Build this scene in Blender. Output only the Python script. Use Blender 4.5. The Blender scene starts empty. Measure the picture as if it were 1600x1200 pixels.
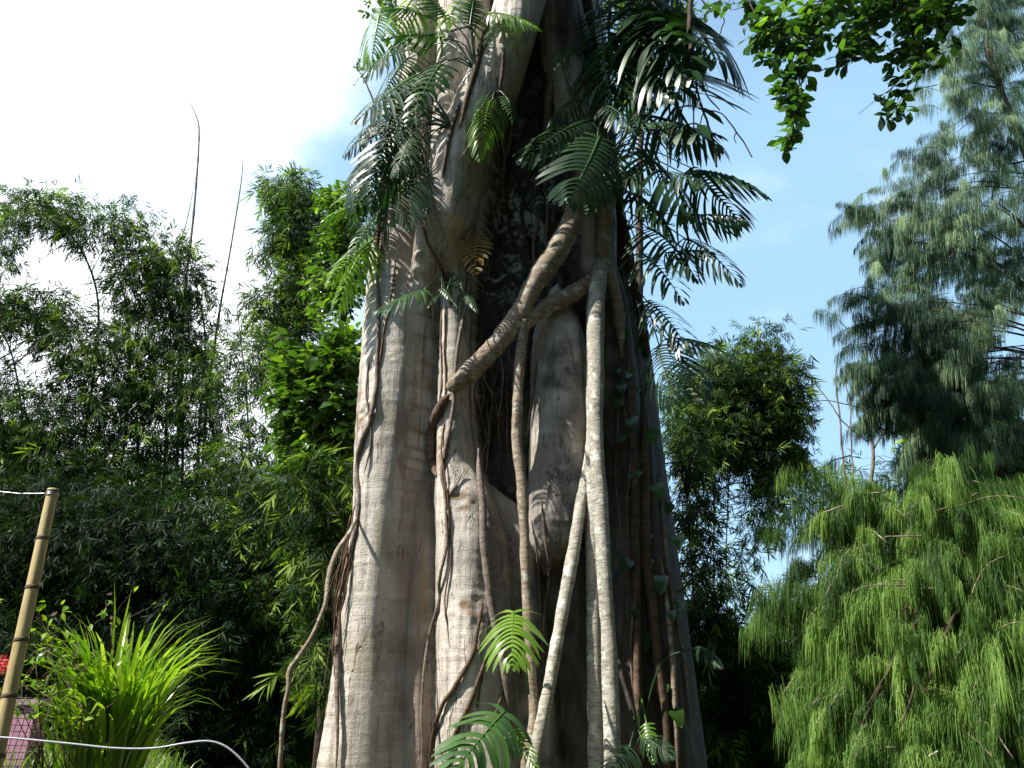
import bpy, math, random
import numpy as np
from math import radians, sin, cos, pi
from mathutils import Vector, Matrix
from mathutils.bvhtree import BVHTree

# ------------------------------------------------------------------ camera, sky, sun, exposure
S = bpy.context.scene
COL = S.collection
TILT = radians(22)
CAM = np.array([0.0, 0.0, 1.6])
cd = bpy.data.cameras.new("camera"); cam = bpy.data.objects.new("camera", cd); COL.objects.link(cam)
cd.sensor_width = 36; cd.lens = 27; cd.clip_end = 2000; cd.clip_start = 0.05
cam.location = CAM; cam.rotation_euler = (pi/2 + TILT, 0, 0)
S.camera = cam

SUN_EL = radians(50); SUN_AZ = radians(-112)          # azimuth from +Y (view direction) towards +X
sd = np.array([sin(SUN_AZ)*cos(SUN_EL), cos(SUN_AZ)*cos(SUN_EL), sin(SUN_EL)])
sl = bpy.data.lights.new("sun", 'SUN'); sl.energy = 5.0; sl.angle = radians(0.5); sl.color = (1, .95, .86)
so = bpy.data.objects.new("sun", sl); COL.objects.link(so)
so.rotation_euler = Vector(sd).to_track_quat('Z', 'Y').to_euler()

W = bpy.data.worlds.new("World"); S.world = W; W.use_nodes = True
nt = W.node_tree; nt.nodes.clear()
def N(nt, typ, **kw):
    n = nt.nodes.new(typ)
    for k, v in kw.items():
        if k.startswith('i_'):
            key = k[2:]
            key = int(key) if key.isdigit() else key.replace('_', ' ')
            n.inputs[key].default_value = v
        else: setattr(n, k, v)
    return n
def Lk(nt, a, b): nt.links.new(a, b)
sky = N(nt, 'ShaderNodeTexSky', sky_type='NISHITA', sun_disc=False, sun_elevation=SUN_EL, sun_rotation=SUN_AZ % (2*pi))
sky.air_density = 1.0; sky.dust_density = 1.6; sky.ozone_density = 1.2
tc = N(nt, 'ShaderNodeTexCoord')
cn = N(nt, 'ShaderNodeTexNoise', i_Scale=3.2, i_Detail=7.0, i_Roughness=.58)
mp = N(nt, 'ShaderNodeMapping'); mp.inputs['Scale'].default_value = (1, 1, 1.7)
Lk(nt, tc.outputs['Generated'], mp.inputs[0]); Lk(nt, mp.outputs[0], cn.inputs['Vector'])
def dirpx(px, py):
    c = np.array([(px-800)/1200, (600-py)/1200, 1.0])
    d = np.array([c[0], cos(TILT)*c[2]-sin(TILT)*c[1], sin(TILT)*c[2]+cos(TILT)*c[1]])
    return d/np.linalg.norm(d)
def sky_mask(px, py, lo, hi):
    d = N(nt, 'ShaderNodeVectorMath', operation='DOT_PRODUCT'); d.inputs[1].default_value = dirpx(px, py)
    Lk(nt, tc.outputs['Generated'], d.inputs[0])
    m = N(nt, 'ShaderNodeMapRange', clamp=False); m.inputs[1].default_value = lo; m.inputs[2].default_value = hi
    Lk(nt, d.outputs['Value'], m.inputs[0]); return m.outputs[0]
m1 = sky_mask(120, -160, .955, .985); m2 = sky_mask(250, 590, .984, .998)
mx = N(nt, 'ShaderNodeMath', operation='MAXIMUM'); Lk(nt, m1, mx.inputs[0]); Lk(nt, m2, mx.inputs[1])
ml = N(nt, 'ShaderNodeMath', operation='MAXIMUM'); Lk(nt, mx.outputs[0], ml.inputs[0]); ml.inputs[1].default_value = -1.6
ns = N(nt, 'ShaderNodeMath', operation='MULTIPLY_ADD'); Lk(nt, cn.outputs['Fac'], ns.inputs[0]); ns.inputs[1].default_value = 4.2; ns.inputs[2].default_value = -2.1
ad = N(nt, 'ShaderNodeMath', operation='ADD'); Lk(nt, ml.outputs[0], ad.inputs[0]); Lk(nt, ns.outputs[0], ad.inputs[1])
cl = N(nt, 'ShaderNodeMapRange', interpolation_type='SMOOTHSTEP'); cl.inputs[1].default_value = -1.4; cl.inputs[2].default_value = .9
Lk(nt, ad.outputs[0], cl.inputs[0])
skg = N(nt, 'ShaderNodeMix', data_type='RGBA', blend_type='MIX', i_0=.7); skg.inputs[7].default_value = (2.05, 3.45, 4.75, 1)
Lk(nt, sky.outputs[0], skg.inputs[6])
sx = N(nt, 'ShaderNodeSeparateXYZ'); Lk(nt, tc.outputs['Generated'], sx.inputs[0])
zg = N(nt, 'ShaderNodeMapRange', interpolation_type='SMOOTHSTEP')
for k_, v_ in ((1, .6), (2, .86), (3, .72), (4, .05)): zg.inputs[k_].default_value = v_
Lk(nt, sx.outputs[2], zg.inputs[0]); Lk(nt, zg.outputs[0], skg.inputs[0])
cm = N(nt, 'ShaderNodeMix', data_type='RGBA'); cm.inputs[7].default_value = (7.5, 7.7, 8.0, 1)
Lk(nt, cl.outputs[0], cm.inputs[0]); Lk(nt, skg.outputs[2], cm.inputs[6])
bg = N(nt, 'ShaderNodeBackground', i_Strength=0.13); Lk(nt, cm.outputs[2], bg.inputs[0])
wo = N(nt, 'ShaderNodeOutputWorld'); Lk(nt, bg.outputs[0], wo.inputs[0])

S.view_settings.view_transform = 'Standard'; S.view_settings.look = 'None'
S.view_settings.exposure = 0.98; S.view_settings.gamma = 1
S.render.engine = 'CYCLES'
S.cycles.max_bounces = 6; S.cycles.diffuse_bounces = 3; S.cycles.glossy_bounces = 2; S.cycles.transmission_bounces = 4

# ------------------------------------------------------------------ helpers
rng = np.random.default_rng(7)
random.seed(7)
def P(px, py, Y):
    d = dirpx(px, py); return CAM + d*(Y/d[1])
def pxs(p):                                            # metres covered by one photo pixel at point p
    return ((p[1]-CAM[1])*cos(TILT) + (p[2]-CAM[2])*sin(TILT))/1200.0
def nrm(v): return v/np.maximum(np.linalg.norm(v, axis=-1, keepdims=True), 1e-9)

def tag(o, label=None, cat=None, group=None, kind=None):
    if label: o['label'] = label
    if cat: o['category'] = cat
    if group: o['group'] = group
    if kind: o['kind'] = kind
    return o
def empty(name, loc, label=None, cat=None, group=None):
    o = bpy.data.objects.new(name, None); COL.objects.link(o); o.location = loc; o.empty_display_size = .2
    return tag(o, label, cat, group)
class MB:
    """collects triangles / quads with a per-vertex 'var' value and a material slot, builds ONE mesh object"""
    def __init__(s): s.V = []; s.F = []; s.n = 0; s.var = []
    def add(s, V, F, var=0.5, mi=0):
        V = np.asarray(V, float); F = np.asarray(F, int)
        if len(V) == 0: return s
        s.V.append(V); s.F.append((F + s.n, mi)); s.n += len(V)
        s.var.append(np.broadcast_to(np.asarray(var, float), (len(V),))); return s
    def build(s, name, mats, parent=None, loc=None, smooth=True, attrs=None):
        if not isinstance(mats, (list, tuple)): mats = [mats]
        V = np.concatenate(s.V); var = np.concatenate(s.var)
        if loc is None: loc = np.array(parent.location) if parent is not None else np.array([0., 0, 0])
        V = V - np.asarray(loc)
        me = bpy.data.meshes.new(name); me.vertices.add(len(V)); me.vertices.foreach_set('co', V.astype(np.float32).ravel())
        loops = np.concatenate([f.ravel() for f, _ in s.F]); tot = np.concatenate([np.full(len(f), f.shape[1]) for f, _ in s.F])
        mi = np.concatenate([np.full(len(f), m) for f, m in s.F])
        st = np.concatenate([[0], np.cumsum(tot)[:-1]])
        me.loops.add(len(loops)); me.loops.foreach_set('vertex_index', loops.astype(np.int32))
        me.polygons.add(len(tot)); me.polygons.foreach_set('loop_start', st.astype(np.int32))
        me.polygons.foreach_set('loop_total', tot.astype(np.int32)); me.polygons.foreach_set('material_index', mi.astype(np.int32))
        me.polygons.foreach_set('use_smooth', np.full(len(tot), smooth))
        a = me.attributes.new('var', 'FLOAT', 'POINT'); a.data.foreach_set('value', var.astype(np.float32))
        for k, v in (attrs or {}).items():
            a = me.attributes.new(k, 'FLOAT', 'POINT'); a.data.foreach_set('value', v.astype(np.float32))
        for m in mats: me.materials.append(m)
        me.update(calc_edges=True); me.validate()
        o = bpy.data.objects.new(name, me); COL.objects.link(o)
        if parent is not None:
            o.parent = parent
            o.location = (0, 0, 0)
        else: o.location = loc
        return o

def catmull(pts, n):
    pts = np.asarray(pts, float); k = len(pts)
    if k == 2: return pts[0] + (pts[1]-pts[0])*np.linspace(0, 1, n)[:, None]
    pp = np.vstack([2*pts[0]-pts[1], pts, 2*pts[-1]-pts[-2]])
    t = np.linspace(0, k-1-1e-6, n); i = t.astype(int); f = (t-i)[:, None]
    a, b, c, d = pp[i], pp[i+1], pp[i+2], pp[i+3]
    return .5*((2*b)+(-a+c)*f+(2*a-5*b+4*c-d)*f*f+(-a+3*b-3*c+d)*f**3)
def tube(C, R, sides=8, lump=0.0, seed=0):
    C = np.asarray(C, float); n = len(C); R = np.broadcast_to(np.asarray(R, float), (n,))
    T = nrm(np.gradient(C, axis=0)); up = np.array([0.13, 1.0, .21]) if abs(T[:, 1]).mean() < .8 else np.array([1., 0, .2])
    A = nrm(np.cross(T, up)); B = np.cross(T, A)
    th = np.arange(sides)*2*pi/sides
    rr = R[:, None]*np.ones(sides)
    if lump:
        r_ = np.random.default_rng(seed); rr = rr*(1+lump*(r_.standard_normal((n, sides))*.4 + r_.standard_normal((n, 1))*.6))
    V = C[:, None] + rr[..., None]*(np.cos(th)[None, :, None]*A[:, None] + np.sin(th)[None, :, None]*B[:, None])
    V = V.reshape(-1, 3)
    i = np.arange(n-1)[:, None]*sides; j = np.arange(sides)[None]; j2 = (j+1) % sides
    F = np.stack([i+j, i+j2, i+sides+j2, i+sides+j], -1).reshape(-1, 4)
    e = len(V); V = np.vstack([V, C[0]-T[0]*R[0]*.2, C[-1]+T[-1]*R[-1]*.4])
    jj = np.arange(sides); k2 = (jj+1) % sides
    caps = np.vstack([np.stack([k2, jj, np.full(sides, e), np.full(sides, e)], -1)[:, :3], np.stack([(n-1)*sides+jj, (n-1)*sides+k2, np.full(sides, e+1)], -1)])
    return V, F, caps
def add_tube(mb, C, R, sides=8, var=.5, mi=0, lump=0, seed=0):
    V, F, caps = tube(C, R, sides, lump, seed)
    mb.add(V, F, var, mi); s = mb.n - len(V)
    mb.F.append((caps + s, mi)); return mb

def vnoise(p, seed=0):
    """3-D value noise, p (n,3) -> (n,) in -1..1"""
    p = np.asarray(p, float); i = np.floor(p).astype(np.int64); f = p-i; f = f*f*(3-2*f); out = 0
    def h(x, y, z):
        v = (x*73856093) ^ (y*19349663) ^ (z*83492791) ^ (seed*2654435761)
        v = (v ^ (v >> 13)) * 1274126177 & 0xffffffff; v = (v ^ (v >> 16)) & 0xffff
        return v/32767.5-1
    for a in (0, 1):
        for b in (0, 1):
            for c in (0, 1):
                w = (f[:, 0] if a else 1-f[:, 0])*(f[:, 1] if b else 1-f[:, 1])*(f[:, 2] if c else 1-f[:, 2])
                out = out + w*h(i[:, 0]+a, i[:, 1]+b, i[:, 2]+c)
    return out

def scatter(mb, tV, tF, pos, X, Z, scale, var=None, mi=0, tvar=None):
    """copies of a template: local X axis -> X, Z axis ~ Z"""
    pos = np.asarray(pos); n = len(pos)
    if n == 0: return
    X = nrm(X); Y = nrm(np.cross(Z, X)); Zz = np.cross(X, Y)
    R = np.stack([X, Y, Zz], 1)                                    # n,3(axis),3
    sc = np.asarray(scale); sc = np.broadcast_to(sc, (n,)) if sc.ndim < 2 else sc
    if sc.ndim == 1: loc = tV[None]*sc[:, None, None]
    else: loc = tV[None]*sc[:, None, :]
    V = np.einsum('nvk,nkj->nvj', loc, R) + pos[:, None]
    F = (tF[None] + (np.arange(n)*len(tV))[:, None, None]).reshape(-1, tF.shape[1])
    v = rng.random(n) if var is None else np.asarray(var)
    vv = np.repeat(v, len(tV))
    if tvar is not None: vv = np.clip(vv + np.tile(tvar, n), 0, 1)
    mb.add(V.reshape(-1, 3), F, vv, mi)

# ------------------------------------------------------------------ materials
def newmat(name):
    m = bpy.data.materials.new(name); m.use_nodes = True; nt = m.node_tree; nt.nodes.clear()
    out = N(nt, 'ShaderNodeOutputMaterial'); return m, nt, out
def ramp(nt, fac, stops, interp='LINEAR'):
    r = N(nt, 'ShaderNodeValToRGB'); r.color_ramp.interpolation = interp
    el = r.color_ramp.elements
    while len(el) < len(stops): el.new(.5)
    for e, (p, c) in zip(el, stops): e.position = p; e.color = (*c, 1) if len(c) == 3 else c
    Lk(nt, fac, r.inputs[0]); return r.outputs[0]
def noise(nt, vec, scale, detail=4, rough=.55, dist=0):
    n = N(nt, 'ShaderNodeTexNoise', i_Scale=scale, i_Detail=detail, i_Roughness=rough, i_Distortion=dist)
    Lk(nt, vec, n.inputs['Vector']); return n.outputs['Fac']
def mixc(nt, fac, a, b, blend='MIX'):
    m = N(nt, 'ShaderNodeMix', data_type='RGBA', blend_type=blend)
    for k, v in ((0, fac), (6, a), (7, b)):
        if hasattr(v, 'links'): Lk(nt, v, m.inputs[k])
        else: m.inputs[k].default_value = v if k == 0 else (*v, 1)
    return m.outputs[2]
def mapv(nt, scale):
    t = N(nt, 'ShaderNodeTexCoord'); m = N(nt, 'ShaderNodeMapping'); m.inputs['Scale'].default_value = scale
    Lk(nt, t.outputs['Object'], m.inputs[0]); return m.outputs[0]
def maprange(nt, v, a, b, c=0, d=1):
    m = N(nt, 'ShaderNodeMapRange', interpolation_type='SMOOTHSTEP')
    for k, x in zip((1, 2, 3, 4), (a, b, c, d)): m.inputs[k].default_value = x
    Lk(nt, v, m.inputs[0]); return m.outputs[0]
def leafmat(name, dark, mid, light, trans=.35, rough=.42, tcol=None, spec=.4, breaks=(.0, .55, 1)):
    m, nt, out = newmat(name)
    a = N(nt, 'ShaderNodeAttribute', attribute_name='var')
    c = ramp(nt, a.outputs['Fac'], [(breaks[0], dark), (breaks[1], mid), (breaks[2], light)])
    p = N(nt, 'ShaderNodeBsdfPrincipled', i_Roughness=rough); p.inputs['Specular IOR Level'].default_value = spec
    Lk(nt, c, p.inputs['Base Color'])
    t = N(nt, 'ShaderNodeBsdfTranslucent')
    Lk(nt, mixc(nt, 1.0, c, tcol or (1.5, 1.7, .5), 'MULTIPLY'), t.inputs[0])
    x = N(nt, 'ShaderNodeMixShader', i_0=trans); Lk(nt, p.outputs[0], x.inputs[1]); Lk(nt, t.outputs[0], x.inputs[2])
    Lk(nt, x.outputs[0], out.inputs[0]); return m
def barkmat(name, c1, c2, c3, vs=(3, 3, 30), bump=.3, rough=.8, lich=None, patch=None):
    m, nt, out = newmat(name)
    big = noise(nt, mapv(nt, (1, 1, 1)), 2.6, 6, .6); ring = noise(nt, mapv(nt, vs), 2.0, 5, .65, .2); fine = noise(nt, mapv(nt, (1, 1, 1)), 38, 6, .7)
    c = ramp(nt, ring, [(.3, c1), (.5, c2), (.7, c3)])
    c = mixc(nt, maprange(nt, big, .4, .7), c, mixc(nt, .5, c, c1))
    if lich:
        c = mixc(nt, maprange(nt, noise(nt, mapv(nt, (1, 1, 1)), 9, 5, .65), .56, .62, 0, .8), c, lich)
    p = N(nt, 'ShaderNodeBsdfPrincipled', i_Roughness=rough); p.inputs['Specular IOR Level'].default_value = .3
    Lk(nt, c, p.inputs['Base Color'])
    h = N(nt, 'ShaderNodeMath', operation='ADD'); Lk(nt, ring, h.inputs[0]); Lk(nt, fine, h.inputs[1])
    b = N(nt, 'ShaderNodeBump', i_Strength=bump, i_Distance=.02); Lk(nt, h.outputs[0], b.inputs['Height']); Lk(nt, b.outputs[0], p.inputs['Normal'])
    Lk(nt, p.outputs[0], out.inputs[0]); return m
def plain(name, c, rough=.6, metal=0, var=.0, scale=20, bump=0):
    m, nt, out = newmat(name)
    f = noise(nt, mapv(nt, (1, 1, 1)), scale, 5, .6)
    col = mixc(nt, maprange(nt, f, .3, .7), tuple(x*(1-var) for x in c), tuple(min(1, x*(1+var)) for x in c))
    p = N(nt, 'ShaderNodeBsdfPrincipled', i_Roughness=rough, i_Metallic=metal); Lk(nt, col, p.inputs['Base Color'])
    if bump:
        b = N(nt, 'ShaderNodeBump', i_Strength=bump, i_Distance=.01); Lk(nt, f, b.inputs['Height']); Lk(nt, b.outputs[0], p.inputs['Normal'])
    Lk(nt, p.outputs[0], out.inputs[0]); return m

# fig bark: pale smooth bark on the columns, dark rough mottled bark on the old core (attribute 'core')
def make_fig():
    m, nt, out = newmat('fig_bark')
    o1 = mapv(nt, (1, 1, 1))
    ring = noise(nt, mapv(nt, (2.2, 2.2, 46)), 1.6, 5, .7, .3)
    flute = noise(nt, mapv(nt, (5, 5, .5)), 2.2, 5, .6)
    big = noise(nt, o1, 1.3, 5, .6); med = noise(nt, o1, 5.5, 8, .72); fine = noise(nt, o1, 45, 7, .75)
    c = ramp(nt, ring, [(.25, (.41, .36, .30)), (.42, (.52, .465, .405)), (.58, (.56, .51, .45)), (.75, (.63, .585, .53))])
    c = mixc(nt, maprange(nt, flute, .46, .7, 0, .5), c, (.21, .165, .13))
    c = mixc(nt, maprange(nt, big, .48, .62, 0, .6), c, (.27, .235, .15))          # ochre / algae areas
    c = mixc(nt, maprange(nt, med, .56, .63, 0, .6), c, (.19, .155, .13))
    sm = noise(nt, mapv(nt, (6, 6, .5)), 1.6, 5, .65, .6); c = mixc(nt, maprange(nt, sm, .5, .66, 0, .6), c, (.17, .125, .095))
    ln = noise(nt, mapv(nt, (7, 7, 60)), 1.7, 3, .6); c = mixc(nt, maprange(nt, ln, .62, .68, 0, .6), c, (.13, .10, .08))
    c = mixc(nt, maprange(nt, noise(nt, o1, 17, 6, .75, .5), .58, .66, 0, .45), c, (.12, .10, .09))        # dark blotches
    c = mixc(nt, maprange(nt, noise(nt, o1, 8.5, 7, .7), .62, .68, 0, .6), c, (.58, .54, .49))
    cr = noise(nt, mapv(nt, (1.5, 1.5, .2)), 3.2, 4, .6, .5)
    ab = N(nt, 'ShaderNodeMath', operation='SUBTRACT', i_1=.5); Lk(nt, cr, ab.inputs[0]); a2 = N(nt, 'ShaderNodeMath', operation='ABSOLUTE'); Lk(nt, ab.outputs[0], a2.inputs[0])
    cw = maprange(nt, a2.outputs[0], .0, .012, 1, 0); cmk = maprange(nt, noise(nt, o1, 1.9, 3, .5), .46, .56); ck = N(nt, 'ShaderNodeMath', operation='MULTIPLY'); Lk(nt, cw, ck.inputs[0]); Lk(nt, cmk, ck.inputs[1])
    c = mixc(nt, ck.outputs[0], c, (.10, .065, .05))
    c = mixc(nt, maprange(nt, noise(nt, o1, 3.1, 8, .8, .3), .57, .63, 0, .5), c, (.30, .31, .22))
    c = mixc(nt, maprange(nt, noise(nt, o1, 4.3, 9, .8, .4), .60, .64, 0, .7), c, (.62, .60, .56))
    st = N(nt, 'ShaderNodeAttribute', attribute_name='stain')
    c = mixc(nt, maprange(nt, st.outputs['Fac'], .25, .8, 0, .85), c, mixc(nt, fine, (.07, .03, .012), (.34, .19, .07)))
    wm = N(nt, 'ShaderNodeAttribute', attribute_name='warm'); c = mixc(nt, wm.outputs['Fac'], c, mixc(nt, flute, (.12, .075, .05), (.30, .22, .155)))
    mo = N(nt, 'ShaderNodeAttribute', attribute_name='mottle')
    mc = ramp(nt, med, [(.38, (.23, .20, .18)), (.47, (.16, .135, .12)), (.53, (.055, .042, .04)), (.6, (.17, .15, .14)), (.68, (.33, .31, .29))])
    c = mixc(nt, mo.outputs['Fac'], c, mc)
    k = ramp(nt, noise(nt, mapv(nt, (1.5, 1.5, .8)), 5, 8, .75), [(.3, (.012, .010, .009)), (.5, (.035, .026, .02)), (.62, (.07, .052, .042)), (.75, (.11, .09, .08))])
    li = N(nt, 'ShaderNodeAttribute', attribute_name='lichen')
    lm = N(nt, 'ShaderNodeMath', operation='MULTIPLY'); lq = N(nt, 'ShaderNodeMath', operation='MULTIPLY'); Lk(nt, maprange(nt, noise(nt, o1, 6.5, 9, .74, .8), .50, .56), lq.inputs[0]); Lk(nt, maprange(nt, noise(nt, o1, 2.2, 3, .5), .42, .56, .4, 1), lq.inputs[1]); Lk(nt, lq.outputs[0], lm.inputs[0]); Lk(nt, li.outputs['Fac'], lm.inputs[1])
    k = mixc(nt, lm.outputs[0], k, mixc(nt, fine, (.3, .31, .32), (.62, .64, .66)))
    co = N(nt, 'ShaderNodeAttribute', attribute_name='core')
    ob = N(nt, 'ShaderNodeAttribute', attribute_name='shade_bark')
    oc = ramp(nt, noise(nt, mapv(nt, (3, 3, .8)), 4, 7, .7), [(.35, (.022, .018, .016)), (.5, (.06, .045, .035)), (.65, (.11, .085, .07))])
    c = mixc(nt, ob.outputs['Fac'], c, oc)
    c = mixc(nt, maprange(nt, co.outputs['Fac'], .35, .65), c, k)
    p = N(nt, 'ShaderNodeBsdfPrincipled', i_Roughness=.58); p.inputs['Specular IOR Level'].default_value = .45
    Lk(nt, c, p.inputs['Base Color'])
    h = N(nt, 'ShaderNodeMath', operation='MULTIPLY_ADD', i_1=.8); Lk(nt, ring, h.inputs[0]); h.inputs[1].default_value = .3; Lk(nt, med, h.inputs[2])
    h2 = N(nt, 'ShaderNodeMath', operation='MULTIPLY_ADD', i_1=.35); Lk(nt, fine, h2.inputs[0]); Lk(nt, h.outputs[0], h2.inputs[2])
    h3 = N(nt, 'ShaderNodeMath', operation='MULTIPLY_ADD', i_1=1.2); Lk(nt, flute, h3.inputs[0]); Lk(nt, h2.outputs[0], h3.inputs[2])
    h4 = N(nt, 'ShaderNodeMath', operation='MULTIPLY_ADD'); h4.inputs[1].default_value = -1.0; Lk(nt, ck.outputs[0], h4.inputs[0]); Lk(nt, h3.outputs[0], h4.inputs[2])
    b = N(nt, 'ShaderNodeBump', i_Strength=.7, i_Distance=.03); h5 = N(nt, 'ShaderNodeMath', operation='MULTIPLY_ADD'); h5.inputs[1].default_value = .3; Lk(nt, noise(nt, o1, 110, 4, .7), h5.inputs[0]); Lk(nt, h4.outputs[0], h5.inputs[2]); Lk(nt, h5.outputs[0], b.inputs['Height']); Lk(nt, b.outputs[0], p.inputs['Normal'])
    Lk(nt, p.outputs[0], out.inputs[0]); return m

M = dict(
    fig=make_fig(),
    root_pale=barkmat('pale_root_bark', (.12, .10, .08), (.36, .34, .28), (.50, .48, .41), (7, 7, 26), .5, lich=(.58, .59, .53)),
    root_tan=barkmat('tan_root_bark', (.10, .07, .05), (.25, .195, .14), (.36, .30, .225), (4, 4, 20), .45, lich=(.42,.42,.34)),
    root_brown=barkmat('brown_root_bark', (.04, .028, .02), (.11, .07, .045), (.19, .125, .08), (4, 4, 12), .5),
    vine=barkmat('vine_bark', (.08, .06, .048), (.18, .14, .115), (.30, .25, .21), (6, 6, 14), .4),
    twig=barkmat('twig_bark', (.02, .013, .01), (.06, .04, .03), (.11, .08, .06), (6, 6, 14), .3),
    culm=barkmat('bamboo_culm', (.035, .05, .02), (.07, .095, .035), (.12, .13, .06), (3, 3, 2), .1, .5),
    pole=barkmat('dry_bamboo', (.30, .22, .09), (.45, .36, .17), (.52, .43, .22), (14, 14, .8), .12, .55),
    node=plain('bamboo_node', (.10, .07, .035), .8),
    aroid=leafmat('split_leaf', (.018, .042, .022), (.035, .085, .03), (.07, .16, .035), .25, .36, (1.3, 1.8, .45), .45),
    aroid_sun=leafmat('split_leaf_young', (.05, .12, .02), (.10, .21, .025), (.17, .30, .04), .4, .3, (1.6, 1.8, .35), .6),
    aroid_dry=leafmat('split_leaf_dry', (.10, .07, .02), (.20, .14, .03), (.25, .10, .03), .3, .4, (1.5, 1.4, .4), .4),
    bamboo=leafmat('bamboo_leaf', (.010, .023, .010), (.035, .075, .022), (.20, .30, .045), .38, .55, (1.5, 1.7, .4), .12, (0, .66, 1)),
    broad=leafmat('broad_leaf', (.02, .05, .014), (.06, .13, .022), (.20, .32, .045), .3, .25, (1.8, 2.0, .4), .7, (0, .6, 1)),
    canopy=leafmat('overhang_leaf', (.016, .04, .018), (.04, .095, .025), (.16, .28, .04), .45, .35, (1.6, 1.9, .5), .5, (0, .6, 1)),
    casu_grey=leafmat('needle_grey', (.018, .045, .034), (.085, .16, .095), (.28, .39, .22), .3, .6, (1.2, 1.3, .7), .2),
    casu_green=leafmat('needle_green', (.022, .055, .018), (.085, .175, .035), (.22, .36, .075), .35, .6, (1.3, 1.4, .5), .2),
    grass=leafmat('grass_blade', (.06, .15, .015), (.17, .32, .025), (.32, .44, .06), .45, .3, (1.35, 1.45, .35), .6),
    flower=leafmat('red_petal', (.4, .01, .02), (.6, .02, .03), (.7, .05, .05), .3, .5, (1.2, 1, 1)),
    fibre=barkmat('root_fibre', (.06, .03, .02), (.14, .075, .045), (.24, .15, .09), (6, 6, 6), .2),
)

# ------------------------------------------------------------------ ground
def ground_h(x, y):
    t = np.clip((y-2.5)/3.0, 0, 1); t = t*t*(3-2*t)
    p = np.stack([np.asarray(x, float)*.35, np.asarray(y, float)*.35, np.zeros_like(np.asarray(x, float))], -1).reshape(-1, 3)
    bk = np.clip((-.33*np.asarray(y, float)-np.asarray(x, float))/.9, 0, 1); bk = bk*bk*(3-2*bk)
    return t*.86*bk + .06*vnoise(p, 3).reshape(np.shape(x))*np.clip(t+.2, 0, 1)
def make_ground():
    g = np.concatenate([-np.geomspace(900, 14, 26), np.linspace(-13, 13, 105), np.geomspace(14, 900, 26)])
    h = np.concatenate([-np.geomspace(900, 6, 20), np.linspace(-5, 24, 117), np.geomspace(25, 900, 24)])
    X, Y = np.meshgrid(g, h); Z = ground_h(X, Y); n, m = X.shape
    i = np.arange(n-1)[:, None]*m; j = np.arange(m-1)[None]
    F = np.stack([i+j, i+j+1, i+m+j+1, i+m+j], -1).reshape(-1, 4)
    mt, nt, out = newmat('soil_and_litter')
    a = noise(nt, mapv(nt, (1, 1, 1)), .8, 8, .7); b = noise(nt, mapv(nt, (1, 1, 1)), 25, 6, .7)
    c = mixc(nt, maprange(nt, a, .4, .6), (.06, .045, .028), (.035, .06, .018)); c = mixc(nt, maprange(nt, b, .5, .62, 0, .6), c, (.13, .10, .05))
    p = N(nt, 'ShaderNodeBsdfPrincipled', i_Roughness=.95); Lk(nt, c, p.inputs[0])
    bp = N(nt, 'ShaderNodeBump', i_Strength=.6, i_Distance=.04); Lk(nt, b, bp.inputs['Height']); Lk(nt, bp.outputs[0], p.inputs['Normal']); Lk(nt, p.outputs[0], out.inputs[0])
    tag(MB().add(np.stack([X, Y, Z], -1).reshape(-1, 3), F).build('ground', mt), kind='structure')
make_ground()
def base(p):
    return np.array([p[0], p[1], float(ground_h(np.array(p[0]), np.array(p[1])))])

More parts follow.
